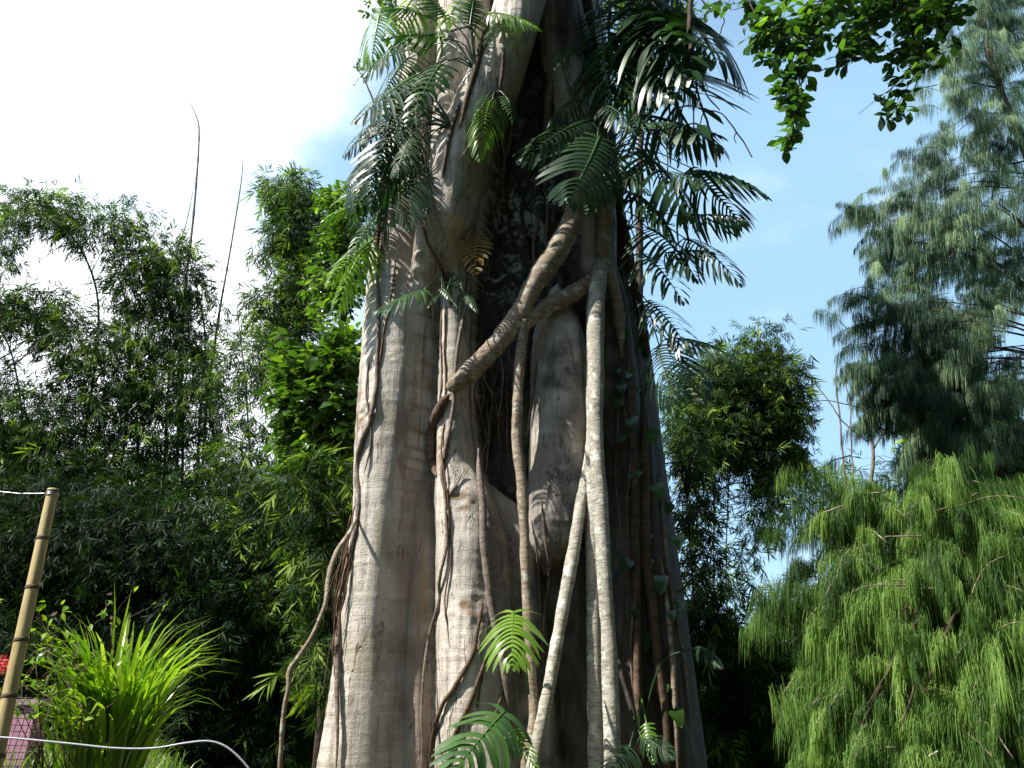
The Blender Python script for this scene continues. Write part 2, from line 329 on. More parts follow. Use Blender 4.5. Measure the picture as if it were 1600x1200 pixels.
# ------------------------------------------------------------------ the strangler fig
FIG = empty('fig_tree', base((0.1, 8.3)), 'huge strangler fig with pale fluted trunk, dark mottled core and hanging aerial roots', 'tree')
def col_(Y, rows):                       # rows (py, cx, halfwidth px[, Y])
    out = []
    for r in rows:
        p = P(r[1], r[0], r[3] if len(r) > 3 else Y); out.append((p[2], p[0], p[1], r[2]*pxs(p)))
    out.sort(); return np.array(out)
cols = dict(
 A=col_(7.75, [(1500,535,88),(1300,550,72),(1200,558,62),(1000,575,47),(800,597,45),(700,606,51),(600,614,52),(500,618,48),(400,624,46,7.85),(300,632,42,7.95),(200,643,34,8.0),(100,654,32,8.0),(0,657,36,8.0),(-300,680,40),(-700,700,40)]),
 A0=col_(8.12, [(1500,640,80),(1200,632,66),(1000,635,58),(800,640,46),(700,640,38),(600,645,25),(540,650,4)]),
 A2=col_(7.78, [(1500,660,40),(1300,655,32),(1200,652,28),(1000,652,22),(800,661,16),(700,664,11),(600,668,8),(540,672,2)]),
 B=col_(7.2, [(520,655,16,7.75),(450,664,24,7.6),(400,676,30,7.38),(350,690,35),(300,699,37),(250,710,38),(200,728,38),(150,752,38),(100,778,38),(50,800,39),(0,813,40),(-100,835,46),(-300,850,50),(-700,860,50)]),
 A3=col_(7.95, [(420,680,20),(300,686,26),(200,700,30),(100,718,38),(0,725,40),(-200,735,44),(-700,760,44)]),
 C=col_(7.6, [(1500,755,90),(1300,755,84),(1200,750,72),(1000,742,62),(850,736,56),(780,724,46),(730,712,30),(640,706,22),(550,708,20),(450,708,18),(380,712,18),(300,730,14)]),
 C2=col_(7.85, [(1500,835,65),(1300,830,60),(1200,828,52),(1000,815,45),(850,795,42),(790,780,30),(765,770,6)]),
 D=col_(7.8, [(450,872,6),(480,872,24),(520,874,38),(560,876,44),(650,877,47),(740,875,48),(820,869,47),(855,862,38),(880,856,18),(895,852,3)]),
 D2=col_(8.15, [(860,872,42),(1000,880,48),(1200,888,56),(1500,900,70)]),
 E=col_(8.45, [(1500,1060,105),(1300,1042,85),(1200,1030,76),(1000,1012,66),(800,994,56),(600,974,48),(500,958,44),(400,952,38),(300,940,32),(200,918,30),(100,902,32),(0,876,32),(-300,870,36),(-700,870,36)]),
 E2=col_(8.05, [(1500,1000,36),(1200,990,26),(1000,982,22),(800,982,20),(600,978,20),(480,966,16),(420,956,10)]),
 E3=col_(7.9, [(470,956,10),(430,948,18),(350,946,20),(250,938,21),(150,906,22),(60,886,22),(0,878,22),(-300,870,26),(-700,860,26)]),
 E4=col_(8.1, [(1500,1085,30),(1200,1058,20),(1000,1040,17),(850,1026,14),(700,1012,10),(600,1002,4)]),
 E5=col_(7.85, [(180,892,8),(140,880,14),(90,868,16),(0,862,18),(-300,850,20)]),
 G1=col_(9.4, [(1500,640,120),(700,700,110),(0,740,95),(-700,760,90)]),
 G2=col_(9.5, [(1500,960,120),(700,900,105),(0,850,90),(-700,840,90)]),
)
core = col_(9.15, [(1500,810,250),(1200,812,195),(900,815,170),(700,815,158),(500,812,146),(300,808,132),(150,800,125),(0,790,118),(-300,785,110),(-700,790,100)])
ZT = 15.0
def sdf2(x, y, z, cc):
    cx = np.interp(z, cc[:, 0], cc[:, 1]); cy = np.interp(z, cc[:, 0], cc[:, 2])
    r = np.interp(z, cc[:, 0], cc[:, 3], left=cc[0, 3], right=cc[-1, 3])
    dead = (z < cc[0, 0]-.02) & (cc[0, 0] > 1.0) | (z > cc[-1, 0]+.02) & (cc[-1, 0] < 9)
    return np.hypot(x-cx, y-cy)-r + np.where(dead, 5.0, 0)
def smin(a, b, k):
    h = np.clip(.5+.5*(b-a)/k, 0, 1); return b+(a-b)*h-k*h*(1-h)
def make_trunk():
    nz, na = 760, 1100
    zz = np.concatenate([np.linspace(-.15, 10.2, 700), np.linspace(10.25, ZT, 80)])
    u = np.linspace(0, 1, na, endpoint=False)
    th = 2*pi*u + .78*np.sin(2*pi*u)            # denser around theta=pi -> pointing at the camera
    th = th - pi/2 + pi
    Z, TH = np.meshgrid(zz, th, indexing='ij')
    cx = np.interp(zz, core[:, 0], core[:, 1])[:, None]; cy = np.interp(zz, core[:, 0], core[:, 2])[:, None]-.55
    dx, dy = np.cos(TH), np.sin(TH)
    # slow meandering so that no column is a clean cylinder
    def wob(x, y, s, f, a): return a*vnoise(np.stack([x.ravel()*f, y.ravel()*f, Z.ravel()*f*.45], -1), s).reshape(x.shape)
    t = np.full(Z.shape, 3.4)
    def field(x, y):
        names = list(cols); d = None
        for n_ in names:
            k = sdf2(x, y, Z, cols[n_]); d = k if d is None else smin(d, k, .028)
        c = sdf2(x, y, Z, core); return d, c
    for it in range(42):
        x = cx+dx*t; y = cy+dy*t; d, c = field(x, y); s = smin(d, c, .06); t = np.maximum(t - s*.92, .05)
    x = cx+dx*t; y = cy+dy*t; d, c = field(x, y)
    cf = np.clip(.5+(d-c)/.08, 0, 1)             # 1 on the core
    pts = np.stack([x.ravel(), y.ravel(), Z.ravel()], -1)
    disp = .030*vnoise(pts*np.array([3.2, 3.2, .55]), 1) + .016*vnoise(pts*np.array([8, 8, .9]), 2) + .007*vnoise(pts*np.array([18, 18, 2.2]), 4)
    rough = .045*vnoise(pts*5, 5) + .03*vnoise(pts*11, 6) + .018*vnoise(pts*24, 8)+ .05*np.abs(vnoise(pts*np.array([6, 6, .7]), 9))
    disp = disp.reshape(t.shape)*(1-.3*cf) + rough.reshape(t.shape)*cf
    ringy = .004*vnoise(pts*np.array([1.2, 1.2, 22]), 11).reshape(t.shape)*(1-cf)
    # wrinkled folds of bark around knots
    def knot(px, py, Y, R, amp):
        p = P(px, py, Y); dd = np.sqrt((pts[:, 0]-p[0])**2 + (pts[:, 1]-p[1])**2*.3 + ((pts[:, 2]-p[2])*1.3)**2)/(R*pxs(p))
        return amp*np.exp(-dd**2)*(.35*np.cos(dd*6)+.3+.7*vnoise(pts*np.array([13, 13, 20]), 31))
    kn = sum(knot(*a) for a in [(620,548,7.2,26,.04),(716,772,7.2,40,-.022),(732,945,7.1,44,-.018),(660,405,7.3,22,.04),(575,640,7.4,20,.03),(640,420,7.3,20,-.04)])
    t2 = t + disp + ringy + kn.reshape(t.shape)
    x = cx+dx*t2; y = cy+dy*t2
    V = np.stack([x, y, np.broadcast_to(Z, x.shape)], -1).reshape(-1, 3)
    i = np.arange(len(zz)-1)[:, None]*na; j = np.arange(na)[None]; j2 = (j+1) % na
    F = np.stack([i+j, i+j2, i+na+j2, i+na+j], -1).reshape(-1, 4)
    def spot(px, py, Y, rx, ry):
        p = P(px, py, Y); s = pxs(p)
        q = ((V[:, 0]-p[0])/(rx*s))**2 + ((V[:, 2]-p[2])/(ry*s))**2 + ((V[:, 1]-p[1])/.6)**2
        return np.clip(1.3-q, 0, 1)
    nz_ = .5+.5*vnoise(V*6, 21); nf = vnoise(V*np.array([14, 14, 30]), 22)
    stain = np.max([spot(716, 772, 7.1, 32, 26), spot(735, 945, 7.05, 30, 16), spot(560, 640, 7.5, 22, 50)*.7, spot(740, 1010, 7.1, 60, 14)*.5, spot(690, 700, 7.3, 14, 50)*.9, spot(620, 560, 7.1, 26, 12)*.5], axis=0)
    stain = np.clip(stain*(.15+1.1*(.5+.5*vnoise(V*np.array([9, 9, 16]), 23)))+nf*.25*(stain > 0), 0, 1)
    lich = np.max([spot(835, 350, 8.1, 80, 80), spot(800, 450, 8.1, 70, 70)*.9, spot(865, 540, 7.4, 34, 26), spot(850, 200, 8.1, 60, 90)*.5], axis=0)
    mott = np.max([spot(875, 600, 7.4, 60, 110), spot(875, 760, 7.4, 60, 110)*.8, spot(780, 850, 7.3, 80, 110)*.75, spot(840, 1050, 7.7, 110, 260)*.9, spot(1000, 700, 7.9, 130, 500), spot(1000, 1050, 7.9, 140, 400),spot(950, 200, 7.9, 60, 260)*.7], axis=0)  # mottled bark; the right-flank spots also darken it in place of shade
    shade_bark = np.max([spot(1060, 800, 8.2, 125, 800), spot(1010, 400, 8.2, 80, 300), spot(960, 150, 8.0, 50, 250), spot(1000,1150,8,110,300), spot(850, 1000, 8.0, 60, 130)*.6, spot(905, 1050, 8.0, 50, 260), spot(900, 60, 8.0, 50, 120)*.7], axis=0); shade_bark = np.clip(shade_bark*1.6*(.6+.6*nz_), 0, .92)  # darker brown bark tint, standing in for shade on right flank and recesses
    warm = np.max([spot(646, 900, 7.6, 26, 330), spot(655, 1150, 7.5, 20, 120)*.8, spot(672, 560, 7.7, 14, 150), spot(640, 400, 7.5, 40, 60)*.5, spot(690, 300, 7.3, 20, 130)*.5, spot(800, 900, 7.5, 40, 160)*.5, spot(590, 1170, 7.3, 20, 60)*.4], axis=0); warm = np.clip(warm*(.35+.9*nz_), 0, .85)
    mb = MB(); mb.add(V, F)
    tr = mb.build('trunk', M['fig'], FIG, attrs=dict(shade_bark=shade_bark, warm=warm, core=cf.ravel(), stain=stain, lichen=lich, mottle=mott*np.clip(nz_*1.8, .35, 1)))
    # closed crown-side: limbs start inside the top ring
    return tr, V, F
TR, TV, TF_ = make_trunk()
bvh = BVHTree.FromPolygons([tuple(v) for v in TV[:]], [tuple(int(a) for a in f) for f in TF_[::1]])
def hit(px, py, default=8.0):
    d = dirpx(px, py); h = bvh.ray_cast(Vector(CAM), Vector(d))
    return np.array(h[0]) if h[0] is not None else P(px, py, default)
def on_trunk(rows, off=0.0, smooth=5, n=40, extra=None):
    """pixel polyline laid on the bark: rows (px,py,width px) -> centreline, radii"""
    a = np.array([r[:3] for r in rows], float); q = catmull(a, n)
    pts = []; last = None
    for px, py, w in q:
        p = hit(px, py, 8.0 if last is None else last); last = p[1]; pts.append(p[1])
    Y = np.array(pts)
    # stay in front of bark: sliding minimum then smoothing
    k = smooth; Yp = np.pad(Y, k, mode='edge'); mn = np.array([Yp[i:i+2*k+1].min() for i in range(len(Y))])
    Yp = np.pad(mn, k, mode='edge'); Y2 = np.array([Yp[i:i+2*k+1].mean() for i in range(len(Y))])
    C = []; R = []
    for (px, py, w), y in zip(q, Y2):
        p = P(px, py, y); r = w*.5*pxs(p); C.append(P(px, py, y-off*r)); R.append(r)
    u = np.linspace(0, 1, len(C)); return np.array(C), np.array(R)*np.clip(np.minimum(u, 1-u)*9, .12, 1)**.6
def in_air(rows, n=60):
    """rows (px,py,width px,Y)"""
    q = catmull(np.array(rows, float), n); C = np.array([P(a, b, d) for a, b, w, d in q]); R = np.array([w*.5*pxs(p) for (a, b, w, d), p in zip(q, C)])
    return C, R
def wiggle(C, amp, seed, f=3.0):
    C = C.copy()
    for k in range(3): C[:, k] += amp*vnoise(C*f+k*17.3, seed+k) + amp*.4*vnoise(C*f*3+k*7.1, seed+k+9)
    return C
def root(name, CR, mat, sides=10, lump=.04, seed=1, wig=0.0, label=None, wf=3.0):
    C, R = CR
    if wig: C = wiggle(C, wig, seed, wf)
    R = R*(1+.13*vnoise(C*2.4, seed+40)+.08*vnoise(C*9, seed+41))
    mb = MB(); add_tube(mb, C, R, sides, lump=lump, seed=seed)
    o = mb.build(name, M[mat], FIG)
    if label: o['label'] = label
    return o
# heavy aerial roots
root('aerial_root', in_air([(938,412,26,7.75),(934,440,27,7.6),(931,500,26,7.45),(931,600,25,7.3),(932,700,24,7.2),(938,800,25,7.1),(945,900,25,7.05),(951,1000,25,7.0),(957,1200,27,6.95),(960,1500,30,6.9)],90), 'root_pale', 16, .03, 3, .006, 'pale ringed root hanging straight down, rightmost of the lit pair')
root('aerial_root', in_air([(922,430,14,7.7),(924,640,17,7.5),(925,720,20,7.4),(926,800,22,7.3),(928,1000,23,7.15),(932,1200,24,7.1),(934,1500,26,7.0)],80), 'root_pale', 14, .03, 5, .006, 'pale green-spotted root close beside the lit one')
root('aerial_root', in_air([(925,600,10,7.75),(921,690,13,7.55),(912,760,16,7.35),(898,850,19,7.15),(882,940,20,7.05),(866,1030,20,6.95),(846,1130,22,6.9),(830,1210,23,6.85),(790,1400,26,6.8)],80), 'root_pale', 14, .03, 7, .006, 'pale root slanting down to the left')
root('aerial_root', in_air([(912,296,26,7.7),(900,325,30,7.5),(884,368,33,7.4),(858,408,34,7.35),(832,448,32,7.35),(812,490,33,7.35),(780,535,33,7.3),(748,568,32,7.25),(724,592,28,7.32),(708,606,24,7.5),(696,616,16,7.75)],70), 'root_tan', 16, .05, 9, .012, 'thick tan root crossing the dark core diagonally')
root('aerial_root', in_air([(935,428,24,7.7),(915,446,26,7.6),(884,464,27,7.5),(850,482,28,7.45),(822,500,30,7.4),(800,520,26,7.38)],40), 'root_tan', 14, .05, 11, .01)
root('aerial_root', on_trunk([(948,300,24),(944,340,26),(942,380,26),(946,420,24),(958,450,20),(966,490,18),(972,560,14)],.2), 'root_tan', 12, .05, 13)
root('aerial_root', in_air([(818,500,14,7.3),(813,540,15,7.35),(809,600,16,7.3),(807,680,17,7.25),(814,740,17,7.2),(818,800,17,7.15),(820,870,16,7.1),(824,960,16,7.05),(830,1050,16,7.0),(833,1120,16,7.0),(822,1210,18,6.95),(815,1400,20,6.9)],90), 'root_tan', 12, .05, 15, .012)
root('aerial_root', on_trunk([(748,700,8),(750,750,10),(754,800,12),(757,860,13),(764,920,13),(770,960,13),(780,1010,13),(790,1060,13),(797,1120,10)],.5), 'vine', 10, .05, 17, .008)
root('aerial_root', on_trunk([(702,616,12),(690,632,15),(678,660,17),(673,690,17),(675,720,15),(682,745,10)],.7, 3), 'root_brown', 12, .04, 19, 0, 'bent brown root bulging from the groove')
root('aerial_root', on_trunk([(1008,640,12),(1008,760,16),(1010,880,17),(1022,960,16),(1030,1060,17),(1040,1130,16),(1046,1240,16)],.6), 'root_brown', 10, .05, 21, .01)
root('aerial_root', on_trunk([(1032,870,4),(1040,920,6),(1046,980,8),(1052,1050,9),(1056,1130,9),(1060,1230,9)],1.2), 'root_tan', 8, .05, 23, .008)
root('aerial_root', on_trunk([(980,520,8),(986,640,10),(990,760,12),(994,900,13),(996,1050,13),(1000,1240,14)],.6), 'root_brown', 10, .05, 24, .01)
root('aerial_root', on_trunk([(862,120,10),(856,160,12),(854,200,14),(852,240,12),(848,262,6)],.5), 'vine', 8, .05, 25)
# thin roots and creepers that belong to the fig
thin = [
 ([(604,300,5),(598,360,5),(590,430,6),(590,520,6),(587,600,7),(580,650,8),(564,690,8),(557,730,8),(560,780,8),(556,830,8),(543,880,8),(531,940,8),(527,1000,9),(528,1100,9),(524,1230,10)],.9,'vine'),
 ([(745,330,4),(740,370,5),(735,420,5),(728,480,6),(716,540,6),(709,600,6),(706,650,6),(694,710,6),(690,740,5),(697,790,5),(699,850,5),(688,905,5),(684,945,6),(668,1010,6),(661,1080,6),(658,1230,7)],1.2,'vine'),
 ([(738,470,3),(736,540,4),(735,640,3),(742,700,3),(745,740,3)],1.0,'vine'),
 ([(756,930,4),(748,975,6),(737,1025,7),(710,1075,7),(690,1105,7),(676,1160,8),(670,1230,8)],.9,'root_brown'),
 ([(768,1000,4),(748,1060,6),(728,1110,7),(706,1160,7),(692,1230,8)],.9,'root_brown'),
 ([(757,1030,3),(750,1080,3),(746,1110,3)],.8,'root_brown'),
 ([(786,1080,4),(775,1110,4),(764,1150,4)],.8,'root_brown'),
 ([(830,490,4),(822,540,4),(818,600,4),(802,640,4),(806,700,4)],1.2,'vine'),
 ([(840,560,3),(832,620,3),(822,680,3)],1.2,'vine'),
 ([(660,345,5),(668,380,5),(690,420,6),(700,460,5)],1,'root_brown'),
 ([(690,480,3),(688,540,3),(690,590,3),(684,640,3)],1.1,'fibre'),
 ([(696,470,3),(694,530,3),(696,600,3),(690,660,3)],1.1,'fibre'),
 ([(684,380,3),(680,430,3),(677,500,3),(684,560,3)],1.1,'vine'),
 ([(668,490,2.5),(663,530,2.5),(660,600,2.5)],1.1,'root_tan'),
 ([(770,280,5),(752,310,5),(740,345,5),(722,375,4)],1,'vine'),
 ([(800,150,4),(798,200,5),(788,250,5),(778,290,4)],1,'vine'),
 ([(664,130,3),(660,180,4),(664,230,4),(668,280,4),(680,330,4),(700,380,3)],1,'vine'),
 ([(672,140,3),(668,220,3),(660,280,3),(655,350,3)],1,'vine'),
 ([(618,400,3),(612,460,3),(600,520,3),(594,570,3)],1,'fibre'),
 ([(576,560,3),(572,620,3),(580,680,3),(570,740,4)],1,'vine'),
 ([(696,655,3),(690,700,3),(700,790,2.5),(705,870,2.5),(694,940,2.5),(702,1010,2)],1,'fibre'),
 ([(725,735,2),(712,760,3),(700,775,3)],1,'vine'),
 ([(832,830,3),(850,860,4),(880,860,4)],.9,'vine'),
 ([(845,780,4),(852,840,5),(858,900,5),(850,960,5),(846,1010,5)],1,'vine'),
 ([(838,850,4),(842,920,5),(846,1000,5),(850,1080,6)],1,'root_brown'),
 ([(745,560,3),(748,620,2.5),(752,650,2.5),(760,690,2.5),(748,720,2.5)],1.5,'vine'),
 ([(918,645,3),(915,690,4),(917,730,4)],1.2,'fibre'),
 ([(960,560,3),(966,640,4),(962,740,4),(970,840,4)],1,'vine'),
 ([(1030,700,4),(1036,800,5),(1046,900,5),(1066,1010,5),(1078,1120,5)],1,'vine'),
 ([(760,620,3),(764,680,4),(758,740,4)],1,'vine'),
 ([(890,60,5),(884,110,6),(900,150,6),(906,200,6),(925,260,6),(930,290,5)],1,'root_tan'),
 ([(925,120,4),(935,180,6),(950,250,6),(962,320,6)],1,'vine'),
 ([(600,200,4),(604,260,4),(598,330,4),(600,400,4)],1,'vine'),
]
for k, (rows, off, mt) in enumerate(thin):
    root('creeping_root', on_trunk(rows, off, 2, max(24, 6*len(rows))), mt, 7, .08, 60+k, .010, wf=5)
r_ = np.random.default_rng(77)
for k in range(30):
    if k < 18: x = r_.uniform(775, 880); y = r_.uniform(60, 330); e = y+r_.uniform(80, 200); dx = r_.normal()*30; w = r_.uniform(2, 6)
    else: x = r_.uniform(742, 800); y = r_.uniform(470, 600); e = y+r_.uniform(90, 190); dx = r_.normal()*10; w = r_.uniform(1.5, 3.5)
    m = (y+e)/2; root('creeping_root', on_trunk([(x,y,w*.6),(x+dx*.3+r_.normal()*6,(y+m)/2,w),(x+dx*.5+r_.normal()*6,m,w),(x+dx,e,w*.5)], 1.1, 2, 24), ['root_brown', 'vine', 'twig'][k % 3], 6, .06, 500+k, .012, wf=5)
# free hanging roots on the left side
root('hanging_root', in_air([(560,800,4,7.6),(548,830,6,7.3),(524,868,8,7.1),(512,905,8,7.0),(508,945,7,6.9),(490,990,7,6.85),(467,1025,7,6.8),(453,1048,9,6.8),(452,1075,7,6.8),(442,1120,7,6.8),(437,1200,7,6.8),(432,1320,7,6.8)],70), 'root_tan', 9, .06, 31, .01, 'loose tan root hanging away from the left side')
fb = MB()
for k in range(11):
    x0 = 556+rng.normal()*4; y0 = 790+rng.uniform(0, 60); x1 = 520+rng.normal()*6; y1 = rng.uniform(930, 1100)
    C, R = in_air([(x0, y0, 1.6, 7.55), ((x0+x1)/2+rng.normal()*6, (y0+y1)/2, 1.8, 7.5), (x1, y1, 1.2, 7.5)], 16)
    add_tube(fb, wiggle(C, .02, 80+k, 4), R*rng.uniform(.6, 1.5), 4)
o = fb.build('hanging_root_fibre', M['fibre'], FIG); o['kind'] = 'stuff'
# dangling twigs at upper right
for k, rows in enumerate([
    [(1078,-60,10,7.2),(1080,40,8,7.2),(1076,110,7,7.2),(1078,150,6,7.2)],
    [(1084,120,3,7.2),(1100,180,4,7.1),(1113,215,4,7.1),(1119,260,3,7.1)],
    [(1102,174,2.5,7.1),(1128,180,2.5,7.1),(1150,205,2.5,7.1),(1176,246,2,7.1)],
    [(1078,60,2.5,7.2),(1095,110,2.5,7.2),(1105,150,2.5,7.2),(1126,172,2,7.2)],
    [(1044,60,2.5,7.2),(1046,150,3,7.2),(1044,220,2.5,7.2),(1042,330,2,7.2)],
    [(1088,-10,2.5,7),(1110,14,2.5,7),(1130,30,2,7),(1122,60,1.8,7)],
    [(1080,100,2,7.2),(1068,160,2,7.2),(1060,190,1.8,7.2)], [(1090,130,2,7.2),(1084,190,2,7.2),(1088,260,1.6,7.2)],
    [(1100,170,2,7.1),(1092,210,1.8,7.1),(1096,250,1.4,7.1)], [(1074,60,2,7.2),(1058,110,1.8,7.2),(1052,140,1.4,7.2)],
    [(1110,10,2,7),(1136,-10,2,7),(1160,-60,2,7)],[(1150,205,1.6,7.1),(1146,215,1.4,7.1),(1150,225,1.2,7.1)]]):
    root('dangling_twig', in_air(rows, 26), 'twig', 6, .05, 130+k, .02, wf=4)
# limbs above the frame
for k, (a, b, c, r) in enumerate([((0.1,8.6,14),(-2.5,9.5,17),(-5,10,19.5),.55), ((0.4,8.8,14),(2.6,10,17.5),(5,11.5,20),.5), ((0.2,9.2,14),(0.6,11.5,18),(1,13,21.5),.5)]):
    C = catmull(np.array([a, b, c]), 20); root('limb', (C, np.linspace(r, r*.35, 20)), 'root_tan', 12, .04, 150+k, .05, wf=1)

# ------------------------------------------------------------------ split-leaved climbers on the fig
def blade(L=1.0, W=.8, n=13, web=.2, droop=.25, ldroop=.35, seed=0, gap=.30, basal=1.0):
    r = np.random.default_rng(seed); mb = MB()
    def mid(s): return np.array([L*(s-.06*droop*s**2), .02*sin(s*3+seed)*L, -droop*L*s**1.8])
    for side in (-1, 1):
        for i in range(n):
            if r.random() < .07: continue
            s0 = (i+.1)/n; s1 = (i+1)/n; sp = L/n; sm = (s0+s1)/2
            prof = (sin(pi*min(1, sm*.80+.20)))**.55*(1-.30*sm)*(.8+.2*basal)
            ll = W*.5*prof*r.uniform(.9, 1.08); ang = radians(96-58*sm**1.1+r.normal()*5.5 + (18*basal if i == 0 else 0))
            p0 = mid(sm); ns_ = 7; VV = []; 
            curve = r.normal()*.08+.22
            wfull = sp*(1-gap)*.5; tw = r.normal()*.25
            for k in range(ns_):
                t = k/(ns_-1)
                a = ang-curve*t*1.2
                d = np.array([cos(a), side*sin(a), 0]); 
                w = sp*(.52 if t < .35 else .56) if t < web else wfull*(1.05-.1*t)
                if k == ns_-1: w = wfull*.12
                elif k == ns_-2: w = wfull*.8
                q = p0+d*ll*t + np.array([0, 0, -ldroop*ll*t**1.7 + .10*ll*min(t, .25)])
                e = np.array([1, 0, 0]) if t < .35 else nrm(np.array([sin(a), -side*cos(a), 0]))*1.0
                e = nrm(e+np.array([0, 0, tw*t]))
                VV += [q-e*w, q+np.array([0, 0, -.10*w]), q+e*w]
            F = []
            for k in range(ns_-1):
                for c in (0, 1): F.append([k*3+c, k*3+c+1, k*3+4+c, k*3+3+c])
            mb.add(np.array(VV), np.array(F), r.normal()*.12)
    s = np.linspace(0, 1, 12); C = np.array([mid(t) for t in s]); C[:, 2] -= .004*L
    add_tube(mb, C, np.linspace(.016, .004, 12)*L, 5, .35)
    V = np.concatenate(mb.V); var = np.concatenate(mb.var); return V, mb.F, var
AR = [blade(1, .95, 17, .16, .18, .5, 1), blade(1, .85, 18, .12, .35, .7, 2), blade(1, 1.0, 16, .2, .5, .6, 3), blade(1, .85, 17, .12, .6, .9, 4), blade(1, .95, 18, .14, .28, 1.0, 5), blade(1, .62, 12, .3, .3, .35, 6)]
MON = [blade(1, 1.15, 14, .5, .3, .6, 11, .06, 1.8), blade(1, 1.1, 12, .45, .25, .4, 12, .06, 1.4)]
def blade_mesh(t, mat, name, vr):
    V, Fs, var = t; me = bpy.data.meshes.new(name)
    faces = [tuple(int(q) for q in f) for F, mi in Fs for f in F]
    me.from_pydata([tuple(v) for v in V], [], faces); me.materials.append(M[mat])
    a = me.attributes.new('var', 'FLOAT', 'POINT'); a.data.foreach_set('value', np.clip(var+vr, 0, 1).astype(np.float32))
    me.polygons.foreach_set('use_smooth', np.ones(len(faces), bool)); return me
BM = {}
def leaf_obj(kind, mat, B, T, Nn, parent, vr=.5, wid=1.0, name='leaf'):
    vq = round(vr*4)/4; key = (kind, mat, vq)
    if key not in BM: BM[key] = blade_mesh((AR+MON)[kind], mat, name, vq)
    o = bpy.data.objects.new(name, BM[key]); COL.objects.link(o)
    X = nrm(T-B); Z = Nn - X*np.dot(Nn, X)
    Z = nrm(Z); Yv = np.cross(Z, X); s = np.linalg.norm(T-B)*1.05
    # the tip droops in local space; tilt so that chord runs B -> T
    dr = {0:.18,1:.35,2:.5,3:.6,4:.28,5:.3,6:.35,7:.25}[kind]; a = math.atan(dr)
    X2 = X*cos(a)+Z*sin(a); Z2 = np.cross(X2, Yv)
    m = Matrix(((X2[0]*s, Yv[0]*s*wid, Z2[0]*s, B[0]), (X2[1]*s, Yv[1]*s*wid, Z2[1]*s, B[1]), (X2[2]*s, Yv[2]*s*wid, Z2[2]*s, B[2]), (0, 0, 0, 1)))
    o.parent = parent; o.matrix_parent_inverse = Matrix.Identity(4)
    o.matrix_local = Matrix.Translation(-Vector(parent.location)) @ m
    return o
def climber(label, anchor, leaves, group='split-leaved climbers on the fig', stem=None, mat='aroid'):
    """anchor (px,py,Y) or on bark; leaves: (bx,by,bY, tx,ty,tY, kind, var, width[, mat])"""
    A = hit(anchor[0], anchor[1]) if len(anchor) == 2 else P(*anchor)
    t = empty('split_leaf_climber', A, label, 'climbing plant', group)
    if stem:
        C, R = on_trunk(stem, .6, 2, 24); mb = MB(); add_tube(mb, C, R, 8, lump=.1, seed=3); mb.build('stem', M['root_brown'], t)
    for L in leaves:
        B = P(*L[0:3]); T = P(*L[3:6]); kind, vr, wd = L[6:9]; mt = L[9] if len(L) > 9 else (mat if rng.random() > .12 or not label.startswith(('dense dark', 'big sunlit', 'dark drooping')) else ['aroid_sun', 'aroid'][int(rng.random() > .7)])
        chord = nrm(T-B); out = (np.array([0.0, -.6, .75]) if kind < 6 else np.array([-.15, -1.0, .35])) + .22*rng.standard_normal(3)*(kind < 6)
        leaf_obj(kind, mt, B, T, out, t, vr, wd)
        at = A if np.linalg.norm(A-B) < 1.4 else hit(*(np.array(anchor[:2])*.5+np.array(L[0:2])*.5))
        mid = (at+B)/2 + np.array([0, -.02, .18*np.linalg.norm(B-at)]) - chord*.1*np.linalg.norm(B-at)
        mb = MB(); C = catmull(np.array([at, mid, B+chord*.01]), 10); add_tube(mb, C, np.linspace(.011, .007, 10), 6, .3); mb.build('petiole', M[mt], t)
    return t
climber('dark glossy split-leaved climber over the fork of the crossing root', (938, 205), [
  (934,212,7.0, 893,312,6.75, 0,.35,1.15),(925,186,7.2, 828,248,6.9, 1,.3,1.0),(968,272,7.2, 922,330,6.9, 5,.4,.9),(945,165,7.3, 990,205,7.0, 1,.2,.9),
  (900,155,7.3, 862,190,7.1, 4,.35,.8),(950,262,7.2, 1010,300,7.0, 1,.25,.9),(890,70,7.3,862,110,7.1,5,.5,.8)], stem=[(930,150,10),(940,200,14),(950,260,14),(968,310,10)])
K2 = []
r_ = np.random.default_rng(5)
for k in range(22):
    bx = r_.uniform(925, 1050); by = r_.uniform(-60, 130); ln = r_.uniform(75, 125); a = radians(r_.uniform(15, 95))
    K2.append((bx, by, r_.uniform(7.2, 8.6), bx+ln*cos(a)*.8, by+ln*sin(a), r_.uniform(7.0, 8.4), int(r_.choice([1, 3, 4, 2])), .15+.3*r_.random(), 1.1))
climber('dense dark mass of split leaves at the top right of the trunk', (928, 30), K2, stem=[(915,-20,16),(925,60,16),(936,120,12)])
climber('long-stalked split leaves reaching right over open sky below the dense mass', (958, 262), [
  (1010,180,7.6, 1118,228,7.2, 4,.2,1.1),(1040,200,7.9, 1125,215,7.6, 1,.25,.9),(1070,272,7.6, 1178,302,7.2, 3,.2,1.0),(1000,235,7.5, 1075,330,7.1, 4,.2,1.2),
  (985,200,7.4, 1050,195,7.1, 1,.35,.9),(980,300,7.4, 1040,370,7.1, 3,.15,1.0),(1080,262,7.9, 1150,345,7.6, 4,.15,.8),(1030,268,7.3,1098,290,7.0,0,.25,1.0),(1000,175,7.4, 985,280,7.2, 1,.2,.9)], stem=[(945,170,12),(955,230,14),(965,290,14),(972,330,10)])
